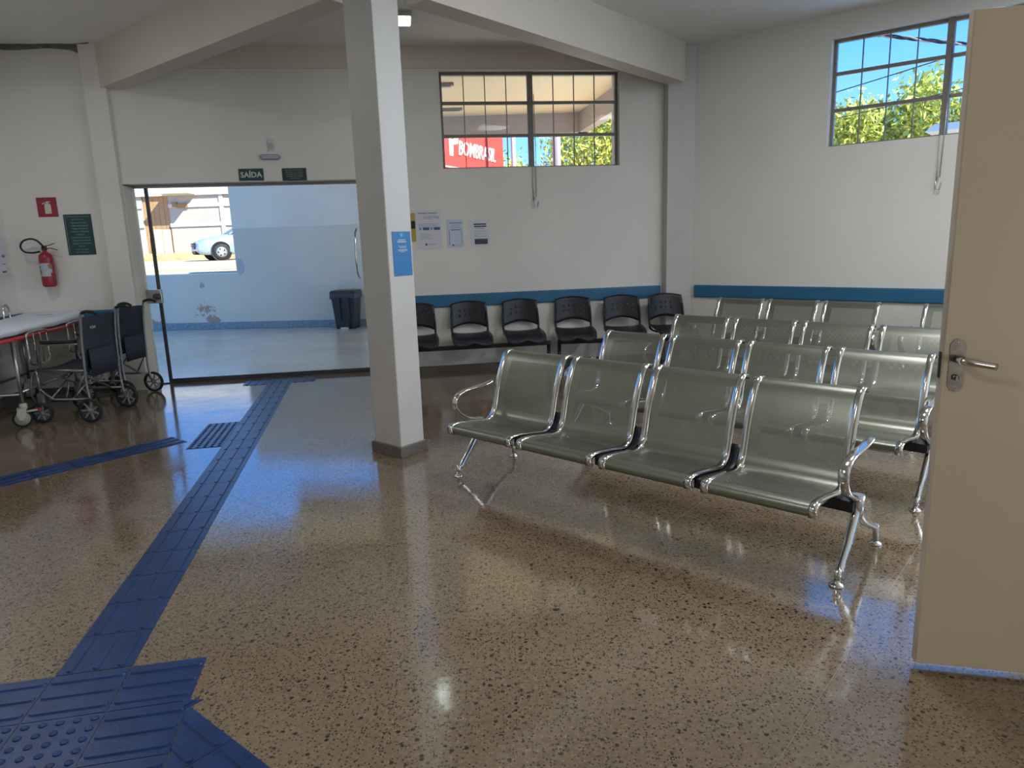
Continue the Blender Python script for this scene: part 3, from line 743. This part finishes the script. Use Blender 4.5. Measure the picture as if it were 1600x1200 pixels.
for i, x in enumerate((.72, .52)): G().prism([(0, 0), (.13, .01), (.12, .03), (.01, .025)], 0, .001, Matrix.Translation((.45, .33+.05*i, .862)) @ Matrix.Rotation(R(80), 4, 'Z')).build('strap_print', ink, ST)
for x in (.16, 1.47):
    for y in (.04, Wd):
        l = G().tube([(x, y, .735), (x, y, .195)], .016, 10).build('leg', alu, ST)
        k = G()
        ca = Matrix.Translation((x, y, 0)) @ Matrix.Rotation(R(-58), 4, 'Z') @ Matrix.Translation((.015, 0, 0))
        G().lathe([(.026, .15), (.030, .17), (.030, .20), (.018, .205)], 14, Matrix.Translation((x, y, 0))).prism([(-.03, .16), (.03, .17), (.045, .12), (.03, .065), (.005, .06), (-.025, .11)], -.028, -.022, ca @ UPR).prism([(-.03, .16), (.03, .17), (.045, .12), (.03, .065), (.005, .06), (-.025, .11)], .022, .028, ca @ UPR).build('caster_fork', caster_w, l)
        W_ = ca @ Matrix.Translation((.005, 0, .075)) @ Matrix.Rotation(R(90), 4, 'X')
        G().lathe([(.058, -.016), (.070, -.017), (.075, -.010), (.075, .010), (.070, .017), (.058, .016)], 24, W_, cap=False).build('tyre', rubber, l)
        G().lathe([(.0001, -.018), (.02, -.018), (.022, -.012), (.058, -.012), (.058, .012), (.022, .012), (.02, .018), (.0001, .018)], 24, W_).build('caster_wheel', caster_w, l)
        G().box(-.11, -.03, -.02, .02, .125, .138, ca).build('brake_arm', caster_w, l, bevel=.003)
        G().box(-.145, -.11, -.025, .025, .120, .142, ca).build('brake_pedal', mat('pedal_red', (.35, .03, .03), .4), l, bevel=.003)
G().tube([(.16, .04, .26), (1.47, .04, .26)], .012, 8).tube([(.16, Wd, .30), (1.47, Wd, .30)], .012, 8).tube([(.16, .04, .28), (.16, Wd, .28)], .012, 8).tube([(1.47, .04, .28), (1.47, Wd, .28)], .012, 8).build('lower_frame', alu, ST)
for (xa, xb) in ((.12, .55), (.95, 1.30)):
    g = G().tube(smooth([(xa, Wd+.03, .72), (xa, Wd+.03, .60), (xa+.03, Wd+.03, .50), (xb-.03, Wd+.03, .50), (xb, Wd+.03, .60), (xb, Wd+.03, .72), (xb-.03, Wd+.03, .775), (xa+.03, Wd+.03, .775)], 4, True), .008, 8, closed=True)
    for k in (1, 2): x = xa+(xb-xa)*k/3; g.tube([(x, Wd+.03, .50), (x, Wd+.03, .775)], .006, 6)
    g.build('side_guard', chrome, ST)
G().tube(smooth([(.30, .03, .76), (.28, .03, .90), (.32, .03, .965), (.38, .03, .93), (.40, .03, .80), (.40, .03, .74)], 4), .010, 8).build('push_loop', chrome, ST)

# ------------------------------------------------------------------ wheelchairs. local x forward, y to the left
def wheel(g_name, parent, x, y, r_, yaw=0):
    Mw = Matrix.Translation((x, y, r_)) @ Matrix.Rotation(R(yaw), 4, 'Z') @ Matrix.Rotation(R(90), 4, 'X')
    w_ = G().lathe([(r_-.022, -.013), (r_-.006, -.015), (r_, -.008), (r_, .008), (r_-.006, .015), (r_-.022, .013), (r_-.022, -.013)], 24, Mw, cap=False).build('wheel', rubber, parent)
    g = G().lathe([(.0001, -.018), (.016, -.018), (.016, .018), (.0001, .018)], 12, Mw)
    for k in range(7): g.box(.012, r_-.02, -.006, .006, -.006, .006, Mw @ Matrix.Rotation(2*math.pi*k/7, 4, 'Z'))
    g.build('spokes', mat('spoke_grey', (.22, .24, .27), .4) if 'spoke_grey' not in bpy.data.materials else bpy.data.materials['spoke_grey'], w_)
def wheelchair(label, M, Wc, front=.42, folded=False):
    r_ = thing('wheelchair', label, 'wheelchair', M, 'parked wheelchairs')
    h = Wc/2
    for sy in (-1, 1):
        y = sy*h
        g = G()
        g.tube(smooth([(-.02, y, .12), (.0, y, .30), (-.005, y, .46), (-.015, y, .70), (-.04, y, .92), (-.065, y, .945), (-.10, y, .95)], 3), .011, 8)
        g.tube([(.0, y, .45), (.42, y, .46)], .011, 8)
        g.tube([(.0, y, .20), (.30, y, .20), (.36, y, .24), (.42, y, .30), (.42, y, .46)], .010, 8)
        g.tube(smooth([(.42, y, .46), (.47, y, .40), (.50, y, .25), (.50, y*.75, .12)], 3), .010, 8)
        g.tube([(.02, y, .68), (.34, y, .68), (.38, y, .62), (.38, y, .46)], .009, 8)
        g.tube([(-.01, y, .44), (.12, y, .22)], .008, 6).tube([(.0, y, .20), (-.02, y, .13)], .012, 6)
        g.build('side_frame', greytube, r_)
        G().box(.04, .34, y-.022, y+.022, .69, .718).build('armrest', black, r_, bevel=.006)
        G().tube(smooth([(-.05, y, .94), (-.09, y, .953), (-.14, y, .95), (-.175, y, .93)], 3), [.013]*9+[.015], 10).build('push_handle', rubber, r_)
        wheel('w', r_, -.02, y+sy*.03, .105); wheel('w', r_, front, y+sy*.015, .09, 12*sy)
        G().box(.45, .60, y*.75-.06, y*.75+.06, .10, .115, None).build('footplate', black, r_)
        G().box(front-.02, front+.02, y-.018, y+.018, .17, .26).build('fork', greytube, r_)
        G().tube([(front, y, .26), (front, y, .45)], .011, 8).build('caster_stem', greytube, r_)
    d = .05 if folded else .012
    rows = [[(-.005+(-.03 if z > .8 else -.01)*(z-.45)*2+.035*(1-(k/4-1)**2)*(1 if not folded else 3), -h+2*h*k/8, z-(.05 if z > .9 else 0)*(1-(k/4-1)**2)) for k in range(9)] for z in (.44, .5, .6, .7, .8, .9)]
    G().grid(rows).build('backrest', fabric, r_, solid=.012)
    rows = [[(-.025+.01*(1-(k/4-1)**2), -h*.75+2*h*.75*k/8, z) for k in range(9)] for z in (.38, .5, .62)]
    G().grid(rows).build('back_pocket', fabric, r_, solid=.010)
    rows = [[(x, -h+2*h*k/8, .465-(.02 if not folded else -.06)*(1-(k/4-1)**2)) for k in range(9)] for x in (.0, .14, .28, .42)]
    G().grid(rows).build('seat', fabric, r_, solid=.02)
    G().tube([(.10, -h, .20), (.10, h, .45)], .009, 8).tube([(.14, -h, .45), (.14, h, .20)], .009, 8).tube([(.32, -h, .20), (.32, h, .45)], .009, 8).tube([(.34, -h, .45), (.34, h, .20)], .009, 8).build('cross_brace', greytube, r_)
    return r_
wc = wheelchair('open black folding wheelchair parked nearest the viewer beside the stretcher', fr((-3.655, 6.23), 272), .50)
m_ = Matrix.Translation((-.016, .07, .80)) @ Matrix.Rotation(R(-90), 4, 'Z') @ UPR
textobj('YOW', 'lettering', .035, white, wc, m_)
wheelchair('narrower half-folded black wheelchair parked nearer the glass door', fr((-3.765, 6.99), 276), .40, .40, True)

# ------------------------------------------------------------------ outside: porch
YW = 95.8
PW = fr((-6.576, 12.975), YW)
pw_up = mat('porch_paint_upper', (.78, .76, .74), .6, noise=.05, nscale=1.5)
# lower painted dado with flaking patches
pw_lo = mat('porch_paint_dado', (.20, .225, .24), .6); t = NT(pw_lo); gp = t.n('NewGeometry').outputs['Position']
n1 = t.n('TexNoise', Scale=1.6, Detail=7.0, Roughness=.65); t.l(gp, n1.inputs['Vector'])
sx = t.n('SeparateXYZ'); t.l(gp, sx.inputs[0])
low = t.mr(sx.outputs[2], .75, .12, 0, .12); left = t.mr(sx.outputs[0], -4.0, -6.9, 0, .12)
ad = t.n('Math', operation='ADD'); t.l(n1.outputs['Fac'], ad.inputs[0]); t.l(low, ad.inputs[1])
ad2 = t.n('Math', operation='ADD'); t.l(ad.outputs[0], ad2.inputs[0]); t.l(left, ad2.inputs[1])
n3 = t.n('TexNoise', Scale=.8, Detail=4.0); t.l(gp, n3.inputs['Vector'])
cc = t.mix(t.mr(n3.outputs['Fac'], .35, .65), (.70, .67, .62), (.61, .61, .58))
cc = t.mix(t.mr(ad2.outputs[0], .735, .745), cc, (.42, .30, .25))
n4 = t.n('TexNoise', Scale=4.0, Detail=2.0); t.l(gp, n4.inputs['Vector'])
cc = t.mix(t.mr(n4.outputs['Fac'], .74, .75), cc, (.5, .52, .55)); t.l(cc, t.b.inputs['Base Color'])
g = G().box(-3.5, 1.735, 0, .14, 0, .985, PW).box(1.735, 9.5, 0, .14, 0, 1.77, PW)
wo = struct(g.build('wall_porch', pw_lo))
G().box(1.735, 9.5, .001, .139, 1.77, 2.54, PW).build('upper_wall', pw_up, wo)
G().prism([(-.02, -.16), (.07, -.10), (.09, .02), (.05, .13), (-.03, .16), (-.05, .0)], 0, .003, PW @ onwall(1.80, 1.10, 0)).build('plaster_patch', mat('plaster', (.5, .5, .56), .8), wo)
G().box(-3.5, 1.74, -.006, .16, .985, 1.0, PW).build('sill', mat('sill_paint', (.80, .80, .78), .6), wo)
struct(G().box(-3.5, 9.5, -.02, 0, 0, .12, PW).build('baseboard_porch', mat('porch_skirt', (.22, .30, .38), .5, noise=.35, nscale=40)))
struct(G().prism([(-9.5, 6.9), (-3.9, 7.64), (2.1, 8.48), (4.4, 8.6), (4.4, 13.2), (-9.5, 13.6)], -.2, -.004).build('floor_porch', porchf))
pceil = mat('porch_ceiling', (.97, .77, .48), .8, noise=.04, nscale=1)
struct(G().prism([(-4.2, 6.6), (2.0, 7.6), (2.35, 8.6), (1.75, 10.6), (1.55, 11.6), (1.35, 13.4), (-4.2, 13.2)], 3.552, 3.68).build('ceiling_porch', pceil))
struct(G().prism([(-12, 5.0), (-5.2, 6.0), (-4.2, 6.4), (-4.2, 12.2), (-12, 12.2)], 3.552, 3.75).build('ceiling_porch_left', pceil))
bm = mat('porch_beam', (.50, .42, .36), .7)
struct(G().box(2.35, 8.1, -.1, .12, 3.22, 3.56, fr((-6.576, 13.1), 90)).build('beam_porch', bm))
struct(G().box(0, 3.4, -.16, 0, 3.22, 3.56, fr((1.45, 13.25), 172)).build('beam_porch_side', bm))
for i, y in enumerate((10.3, 12.2)):
    r_ = thing('tube_lamp', ('nearer' if i == 0 else 'farther')+' white tube lamp on the porch ceiling seen through the window', 'ceiling lamp', Matrix.Translation((-1.26, y, 0)))
    G().box(-.6, .6, -.04, .04, 3.515, 3.552).build('fixture', mat('tube_fixture', (.30, .24, .22), .5) if i == 0 else bpy.data.materials['tube_fixture'], r_)
    G().tube([(-.56, 0, 3.50), (.56, 0, 3.50)], .014, 8).build('tube', white, r_)
# trash bin on the porch
BN = thing('trash_bin', 'dark grey pedal trash bin with bag standing on the porch', 'trash bin', fr((-2.83, 12.33), 96))
def taper(g, w0, d0, w1, d1, z0, z1, M=None):
    vs = [(sx_*w0/2, sy*d0/2, z0) for sx_ in (-1, 1) for sy in (-1, 1)]+[(sx_*w1/2, sy*d1/2, z1) for sx_ in (-1, 1) for sy in (-1, 1)]
    return g.add(vs, [(0, 1, 3, 2), (4, 6, 7, 5), (0, 4, 5, 1), (2, 3, 7, 6), (0, 2, 6, 4), (1, 5, 7, 3)], M)
g = G(); taper(g, .34, .30, .42, .40, .03, .58); g.build('body', bin_m, BN, bevel=.02)
g = G(); taper(g, .06, .01, .07, .01, .14, .56, Matrix.Translation((-.08, -.178, 0)) @ Matrix.Rotation(R(6.8), 4, 'X')); taper(g, .06, .01, .07, .01, .14, .56, Matrix.Translation((.08, -.178, 0)) @ Matrix.Rotation(R(6.8), 4, 'X')); g.build('rib', bin_m, BN)
g = G(); taper(g, .45, .43, .44, .42, .52, .615); g.build('bag_rim', bag_m, BN, bevel=.01)
g = G(); taper(g, .46, .44, .42, .38, .615, .66); g.build('lid', bin_m, BN, bevel=.015)
G().box(-.09, .09, -.18, -.12, .0, .12).box(-.17, -.11, -.12, .12, 0, .04).box(.11, .17, -.12, .12, 0, .04).build('base', black, BN)
G().box(-.07, .07, -.21, -.17, .0, .03).build('pedal', white, BN)

# ------------------------------------------------------------------ outside: street
dirt = mat('dirt', (.58, .42, .22), .9, noise=.25, nscale=3)
road = mat('road', (.50, .385, .27), .9, noise=.12, nscale=.8)
grass = mat('grass', (.10, .22, .05), .9, noise=.4, nscale=9, bump=.5, bscale=40)
gr = struct(G().box(-90, 90, 13.10, 95, -.4, .93).build('ground', dirt))
struct(G().box(-90, 90, 15.2, 16.0, .90, .955).build('kerb', mat('kerb', (.45, .42, .38), .9)))
struct(G().box(-90, 90, 16.0, 29.8, .90, .99).build('road', road))
struct(G().box(-90, 90, 29.8, 33.2, .9, 1.13).box(-90, 90, 31.2, 33.2, .9, 1.28).build('verge', dirt))
struct(G().prism([(-5.6, 14.0), (-4.2, 13.6), (-2, 13.6), (-2, 15.0), (-5.0, 15.0)], .90, .965).build('grass_strip', grass))
# house wall opposite
HW = thing('street_house', 'white street wall of a house with brown plank gate opposite', 'house', Matrix.Translation((0, 33.0, 1.2)))
hwm = mat('house_paint', (.60, .57, .52), .8, noise=.05, nscale=1)
hwp = mat('house_panel', (.42, .395, .37), .8, noise=.06, nscale=1)
wood = mat('gate_wood', (.40, .24, .12), .7, noise=.12, nscale=2, stretch=(6, 1, .5))
# walls left and right of the gate and the band above
G().box(-34, -16.45, 0, .3, -.1, 2.9).box(-15.25, -4, .0, .3, -.1, 2.9).build('wall', hwp, HW)
G().box(-34, -4, -.12, .3, 2.62, 4.6).build('canopy_band', hwm, HW)
G().box(-15.3, -13.95, -.95, -.12, 2.66, 2.80).build('entrance_canopy', hwm, HW)
for (a, b) in ((-34, -16.45), (-15.25, -4)):
    for z in (1.25, 2.10): G().box(a, b, -.06, 0, z, z+.16).build('wall_band', hwm, HW)
for x in (-18.6, -12.95, -10.4, -7.9, -5.4): G().box(x, x+.18, -.05, 0, -.1, 2.62).build('pier', hwm, HW)
for k in range(5): G().box(-16.44+.238*k, -16.44+.238*(k+1)-.012, .05, .09, -.1, 2.62).build('plank', wood, HW)
G().box(-15.95, -15.62, -.25, -.10, -.1, 1.16).box(-15.58, -15.28, -.22, -.08, -.1, 1.14).build('letter_post', mat('post_cream', (.75, .66, .45), .8), HW)
G().box(-15.05, -14.85, -.12, 0, 2.12, 2.32).box(-14.85, -14.35, -.10, 0, 2.08, 2.26).build('meter_box', mat('meter', (.30, .19, .10), .7), HW)
# car, local x forward, heading left and a little towards us
def car(M, label):
    r_ = thing('parked_car', label, 'car', M)
    paint = mat('car_paint', (.27, .36, .42), .25, noise=0, coat=.6); gl = mat('car_glass', (.05, .07, .08), .1); dk = mat('car_dark', (.02, .02, .025), .5); rim = mat('car_rim', (.5, .52, .55), .3, metal=.6)
    # cross-sections along x: (x, half width bottom, half width belt, z bottom, z belt)
    secs = [(2.12, .74, .72, .34, .55), (2.06, .81, .78, .24, .68), (1.75, .82, .78, .22, .80), (1.2, .84, .80, .22, .90), (.75, .85, .81, .22, .95), (0, .85, .82, .22, .97), (-1.0, .85, .82, .22, .98), (-1.6, .84, .80, .24, 1.0), (-2.0, .80, .74, .30, .98), (-2.12, .70, .66, .40, .80)]
    rows = []
    for x, wb, wt, zb, zt in secs:
        zm = (zb+zt)/2
        rows.append([(x, -wb*.9, zb), (x, -wb, zb+.08), (x, -wb, zm), (x, -wt, zt-.08), (x, -wt*.9, zt), (x, 0, zt+.035), (x, wt*.9, zt), (x, wt, zt-.08), (x, wb, zm), (x, wb, zb+.08), (x, wb*.9, zb)])
    g = G().grid(rows); g.add(rows[0], [tuple(range(11))]); g.add(rows[-1], [tuple(range(11))[::-1]]); g.add([(x, y, .24) for x, y in ((2.0, -.7), (2.0, .7), (-2.0, .7), (-2.0, -.7))], [(0, 1, 2, 3)])
    g.build('body', paint, r_)
    cab = [(.95, .70, .93), (.30, .62, 1.36), (-.15, .60, 1.43), (-.9, .60, 1.41), (-1.35, .60, 1.28), (-1.75, .68, 1.0)]
    rows = [[(x, -.76 if i in (0, 5) else -.74, .93), (x, -w_, z), (x, 0, z+.02), (x, w_, z), (x, .74, .93)] for i, (x, w_, z) in enumerate(cab)]
    G().grid(rows).build('cabin_glass', gl, r_)
    g = G()
    for s_ in (-1, 1):
        g.tube([(.97, s_*.72, .94), (.30, s_*.63, 1.37), (-.15, s_*.61, 1.44), (-.9, s_*.61, 1.42), (-1.35, s_*.61, 1.29), (-1.75, s_*.70, 1.0)], .035, 6); g.tube([(-.25, s_*.75, .95), (-.25, s_*.62, 1.42)], .03, 6)
    g.box(-.95, .05, -.60, .60, 1.42, 1.455); g.build('roof', paint, r_, bevel=.01)
    for x in (1.32, -1.25):
        for y in (-.82, .82):
            Mw = Matrix.Translation((x, y*.93, .31)) @ Matrix.Rotation(R(90), 4, 'X')
            w_ = G().lathe([(.20, -.12), (.29, -.11), (.31, -.08), (.31, .08), (.29, .11), (.20, .12)], 24, Mw, cap=False).build('wheel', rubber, r_)
            g = G().lathe([(.0001, -.10), (.20, -.115), (.20, .115), (.0001, .10)], 20, Mw); g.build('rim', rim, w_)
            g = G()
            for k in range(5): g.lathe([(.03, .116), (.03, .121), (.0001, .122)], 8, Mw @ Matrix.Translation((.12*math.cos(k*1.2566), .12*math.sin(k*1.2566), 0))).lathe([(.0001, -.122), (.03, -.121), (.03, -.116)], 8, Mw @ Matrix.Translation((.12*math.cos(k*1.2566), .12*math.sin(k*1.2566), 0)))
            g.build('rim_hole', dk, w_)
            G().lathe([(.36, -.02), (.37, 0), (.36, .02), (.30, .02), (.30, -.02), (.36, -.02)], 24, Matrix.Translation((x, y*1.005, .33)) @ Matrix.Rotation(R(90), 4, 'X'), cap=False).build('wheel_arch', dk, r_)
    g = G().box(2.10, 2.16, -.36, .36, .60, .66).box(2.12, 2.17, -.34, .34, .53, .58); g.build('grille', dk, r_)
    for s_ in (-1, 1):
        taper(G(), .1, .1, .1, .1, 0, 0)
        G().prism([(-.30, -.05), (.18, -.06), (.20, .02), (-.26, .10)], -.02, .03, Matrix.Translation((1.90, s_*.71, .66)) @ Matrix.Rotation(R(18*s_*-1), 4, 'Z') @ UPR).build('headlight', mat('lamp_glass', (.55, .6, .65), .1), r_)
        G().box(2.03, 2.10, s_*.50-.14, s_*.50+.14, .30, .42).build('fog_recess', dk, r_)
    G().box(2.12, 2.15, -.24, .24, .44, .54).build('number_plate', mat('plate', (.05, .12, .55), .5), r_)
    G().box(2.06, 2.145, -.34, .34, .27, .37).build('lower_grille', dk, r_)
    return r_
car(fr((-9.88, 28.0), 238) @ Matrix.Translation((0, 0, .985)), 'silver blue parked car seen through the porch opening')
# red box truck seen through the back window
TK = thing('box_truck', 'red box truck with white lettering seen through the back window', 'truck', fr((-1.62, 19.0), 23.5) @ Matrix.Translation((0, 0, .99)))
redp = mat('truck_red', (.75, .06, .05), .5); redo = mat('truck_orange', (.80, .14, .06), .5)
G().box(0, 4.0, 0, 2.3, 2.05, 4.75).build('box_body', redp, TK, bevel=.02); G().box(0, 4.0, 0.001, 2.299, .8, 2.35).build('lower_body', redo, TK)
G().box(-.02, 0, .0, 2.3, .8, 4.75).build('rear_door', mat('truck_rear', (.45, .30, .30), .6), TK)
G().box(0, 4.0, -.012, 0, 2.33, 2.37).build('body_strip', mat('strip_pale', (.8, .45, .35), .5), TK)
textobj('BOMBRASIL', 'lettering', .54, mat('truck_lettering', (.85, .84, .78), .6), TK, onwall(2.12, 2.86, -.02), True, .01, 'CENTER', .25, .86)
G().prism([(-.10, -.34), (.08, -.34), (.12, -.05), (.40, .0), (.42, .22), (.30, .24), (.20, .42), (-.10, .40)], 0, .015, onwall(.55, 2.98, 0)).build('emblem', bpy.data.materials['truck_lettering'], TK)
G().lathe([(.0001, .012), (.12, .012), (.12, 0)], 14, onwall(.61, 3.18, -.016)).build('emblem_disc', mat('emblem_yellow', (.75, .65, .08), .6), TK)
G().box(4.1, 5.6, .1, 2.2, .6, 2.4).build('cab', redp, TK, bevel=.08); G().box(5.0, 5.62, .2, 2.1, 1.6, 2.2).build('windscreen', alu_d, TK)
for x in (.8, 4.8):
    for y in (.12, 2.18): G().lathe([(.25, -.12), (.44, -.12), (.46, 0), (.44, .12), (.25, .12)], 20, Matrix.Translation((x, y, .46)) @ Matrix.Rotation(R(90), 4, 'X')).build('wheel', rubber, TK)
G().box(0, 5.4, .4, 1.9, .55, .82).build('chassis', black, TK)
# poles and wires
def pole(x, y, h, label, m, r_=.10):
    o = G().tube([(x, y, .9), (x, y, h)], [r_*1.2, r_], 12).build('utility_pole', m); return tag(o, label, 'pole')
pole(1.42, 20, 7.5, 'grey concrete utility pole seen through the back window', mat('concrete', (.38, .34, .36), .9), .10)
pole(.30, 24, 8, 'thin pale pole beside the red truck seen through the window', mat('pale_pole', (.6, .68, .75), .8), .07)
def wire(name, a, b, r_, label, cat, sag=.15, m=black, n=14):
    a = Vector(a); b = Vector(b); pts = [a.lerp(b, k/n)-Vector((0, 0, sag*4*(k/n)*(1-k/n))) for k in range(n+1)]
    return tag(G().tube(pts, r_, 6).build(name, m), label, cat)
# twisted bundle: three strands wound together
a, b = Vector((4.9, 15.6, 5.72)), Vector((11.5, 11.7, 3.72)); g = []
tw = thing('twisted_cable', 'thick twisted power cable crossing the top of the right window', 'cable')
ax = (b-a).normalized(); e1 = ax.cross(Vector((0, 0, 1))).normalized(); e2 = ax.cross(e1)
for s_ in range(3):
    pts = []
    for k in range(161):
        f_ = k/160; th = f_*2*math.pi*12+s_*2.094; c_ = a.lerp(b, f_)-Vector((0, 0, .10*4*f_*(1-f_)))
        pts.append(c_+(e1*math.cos(th)+e2*math.sin(th))*.022)
    G().tube(pts, .017, 6).build('strand', mat('cable_pale', (.35, .30, .32), .6) if s_ == 0 else black, tw)
wire('power_wire', (4.9, 15.3, 3.66), (11.0, 12.2, 5.15), .010, 'thin wire rising to the right behind the right window', 'wire', .05)
wire('power_wire', (6.5, 15.0, 3.55), (10.5, 12.6, 4.25), .008, 'lower thin wire just above the trees in the right window', 'wire', .03)
wire('power_wire', (6.0, 14.9, 5.05), (10.0, 12.9, 5.7), .008, 'upper thin wire near the top of the right window', 'wire', .05)
# trees
leafA = mat('leaf_yellow', (.60, .62, .12), .6, noise=.35, nscale=1.5); leafB = mat('leaf_green', (.32, .42, .08), .6, noise=.3, nscale=2); bark = mat('bark', (.20, .14, .09), .9, noise=.3, nscale=9)
for m__ in (leafA, leafB): m__.node_tree.nodes['Principled BSDF'].inputs['Transmission Weight'].default_value = 0
def tree(x, y, z0, h, rx, ry, rz, n, label, seed, leaf=.10):
    rnd = random.Random(seed)
    r_ = thing('leafy_tree', label, 'tree', Matrix.Translation((x, y, z0)), 'trees outside the windows')
    g = G().tube([(0, 0, -.2), (.05, 0, h*.35), (-.05, .05, h*.6)], [.16, .12, .08], 8)
    for k in range(7):
        a = rnd.uniform(0, 6.28); g.tube([(0, 0, h*rnd.uniform(.3, .5)), (rx*.5*math.cos(a), ry*.5*math.sin(a), h*.75), (rx*.8*math.cos(a), ry*.8*math.sin(a), h*rnd.uniform(.8, 1))], [.06, .04, .015], 6)
    g.build('trunk', bark, r_)
    cl = []
    for k in range(70):
        while True:
            p = Vector((rnd.uniform(-1, 1), rnd.uniform(-1, 1), rnd.uniform(-1, 1)))
            if p.length < 1 and p.length > .35: break
        cl.append((Vector((p.x*rx, p.y*ry, h+p.z*rz)), rnd.uniform(.30, .52)*min(rx, rz)*.9))
    g = G()
    for k in range(n):
        c_, cr = rnd.choice(cl); d = Vector((rnd.gauss(0, .45), rnd.gauss(0, .45), rnd.gauss(0, .45)))*cr
        p = c_+d; s1 = leaf*rnd.uniform(.6, 1.3)
        u_ = Vector((rnd.gauss(0, 1), rnd.gauss(0, 1), rnd.gauss(0, 1)-.6)).normalized(); v_ = u_.orthogonal().normalized()
        v_.rotate(Matrix.Rotation(rnd.uniform(0, 6.28), 3, u_))
        g.add([p-u_*s1, p-v_*s1*.35, p+u_*s1, p+v_*s1*.35], [(0, 1, 2, 3)], None, 0 if rnd.random() < .72 else 1)
    o = g.build('foliage', [leafA, leafB], r_); o['kind'] = 'stuff'
tree(9.35, 19.8, 1.0, 2.35, 1.3, 1.3, 1.35, 9000, 'yellow green tree at the left of the right window view', 1)
tree(10.9, 19.2, 1.0, 2.5, 1.2, 1.3, 1.45, 9000, 'yellow green tree in the middle of right window view', 2)
tree(12.4, 18.2, 1.0, 2.3, 1.3, 1.3, 1.35, 9000, 'yellow green tree beside the mullion of the right window', 3)
tree(10.0, 23.5, 1.0, 2.6, 2.6, 1.5, 1.3, 9000, 'darker bushy tree farther behind the right window trees', 4)
tree(3.9, 27, 1.0, 3.3, 2.6, 1.6, 2.1, 16000, 'large yellow green tree behind utility pole through back window', 5)
tree(-.2, 31, 1.0, 2.5, 1.5, 1.2, 1.35, 6000, 'small round tree beside the red truck through back window', 6)
tree(7.2, 29, 1.0, 3.0, 2.2, 1.6, 2.0, 9000, 'tree at the far right of the back window view', 8)
o = G().prism([(0, 0), (1.1, 0), (1.1, .12), (.15, .12)], 0, .8, fr((8.25, 14.2), 130) @ Matrix.Translation((0, 0, 3.10)) @ UPR).build('van_roof', white)
tag(o, 'corner of a white roof low in the right window', 'roof')
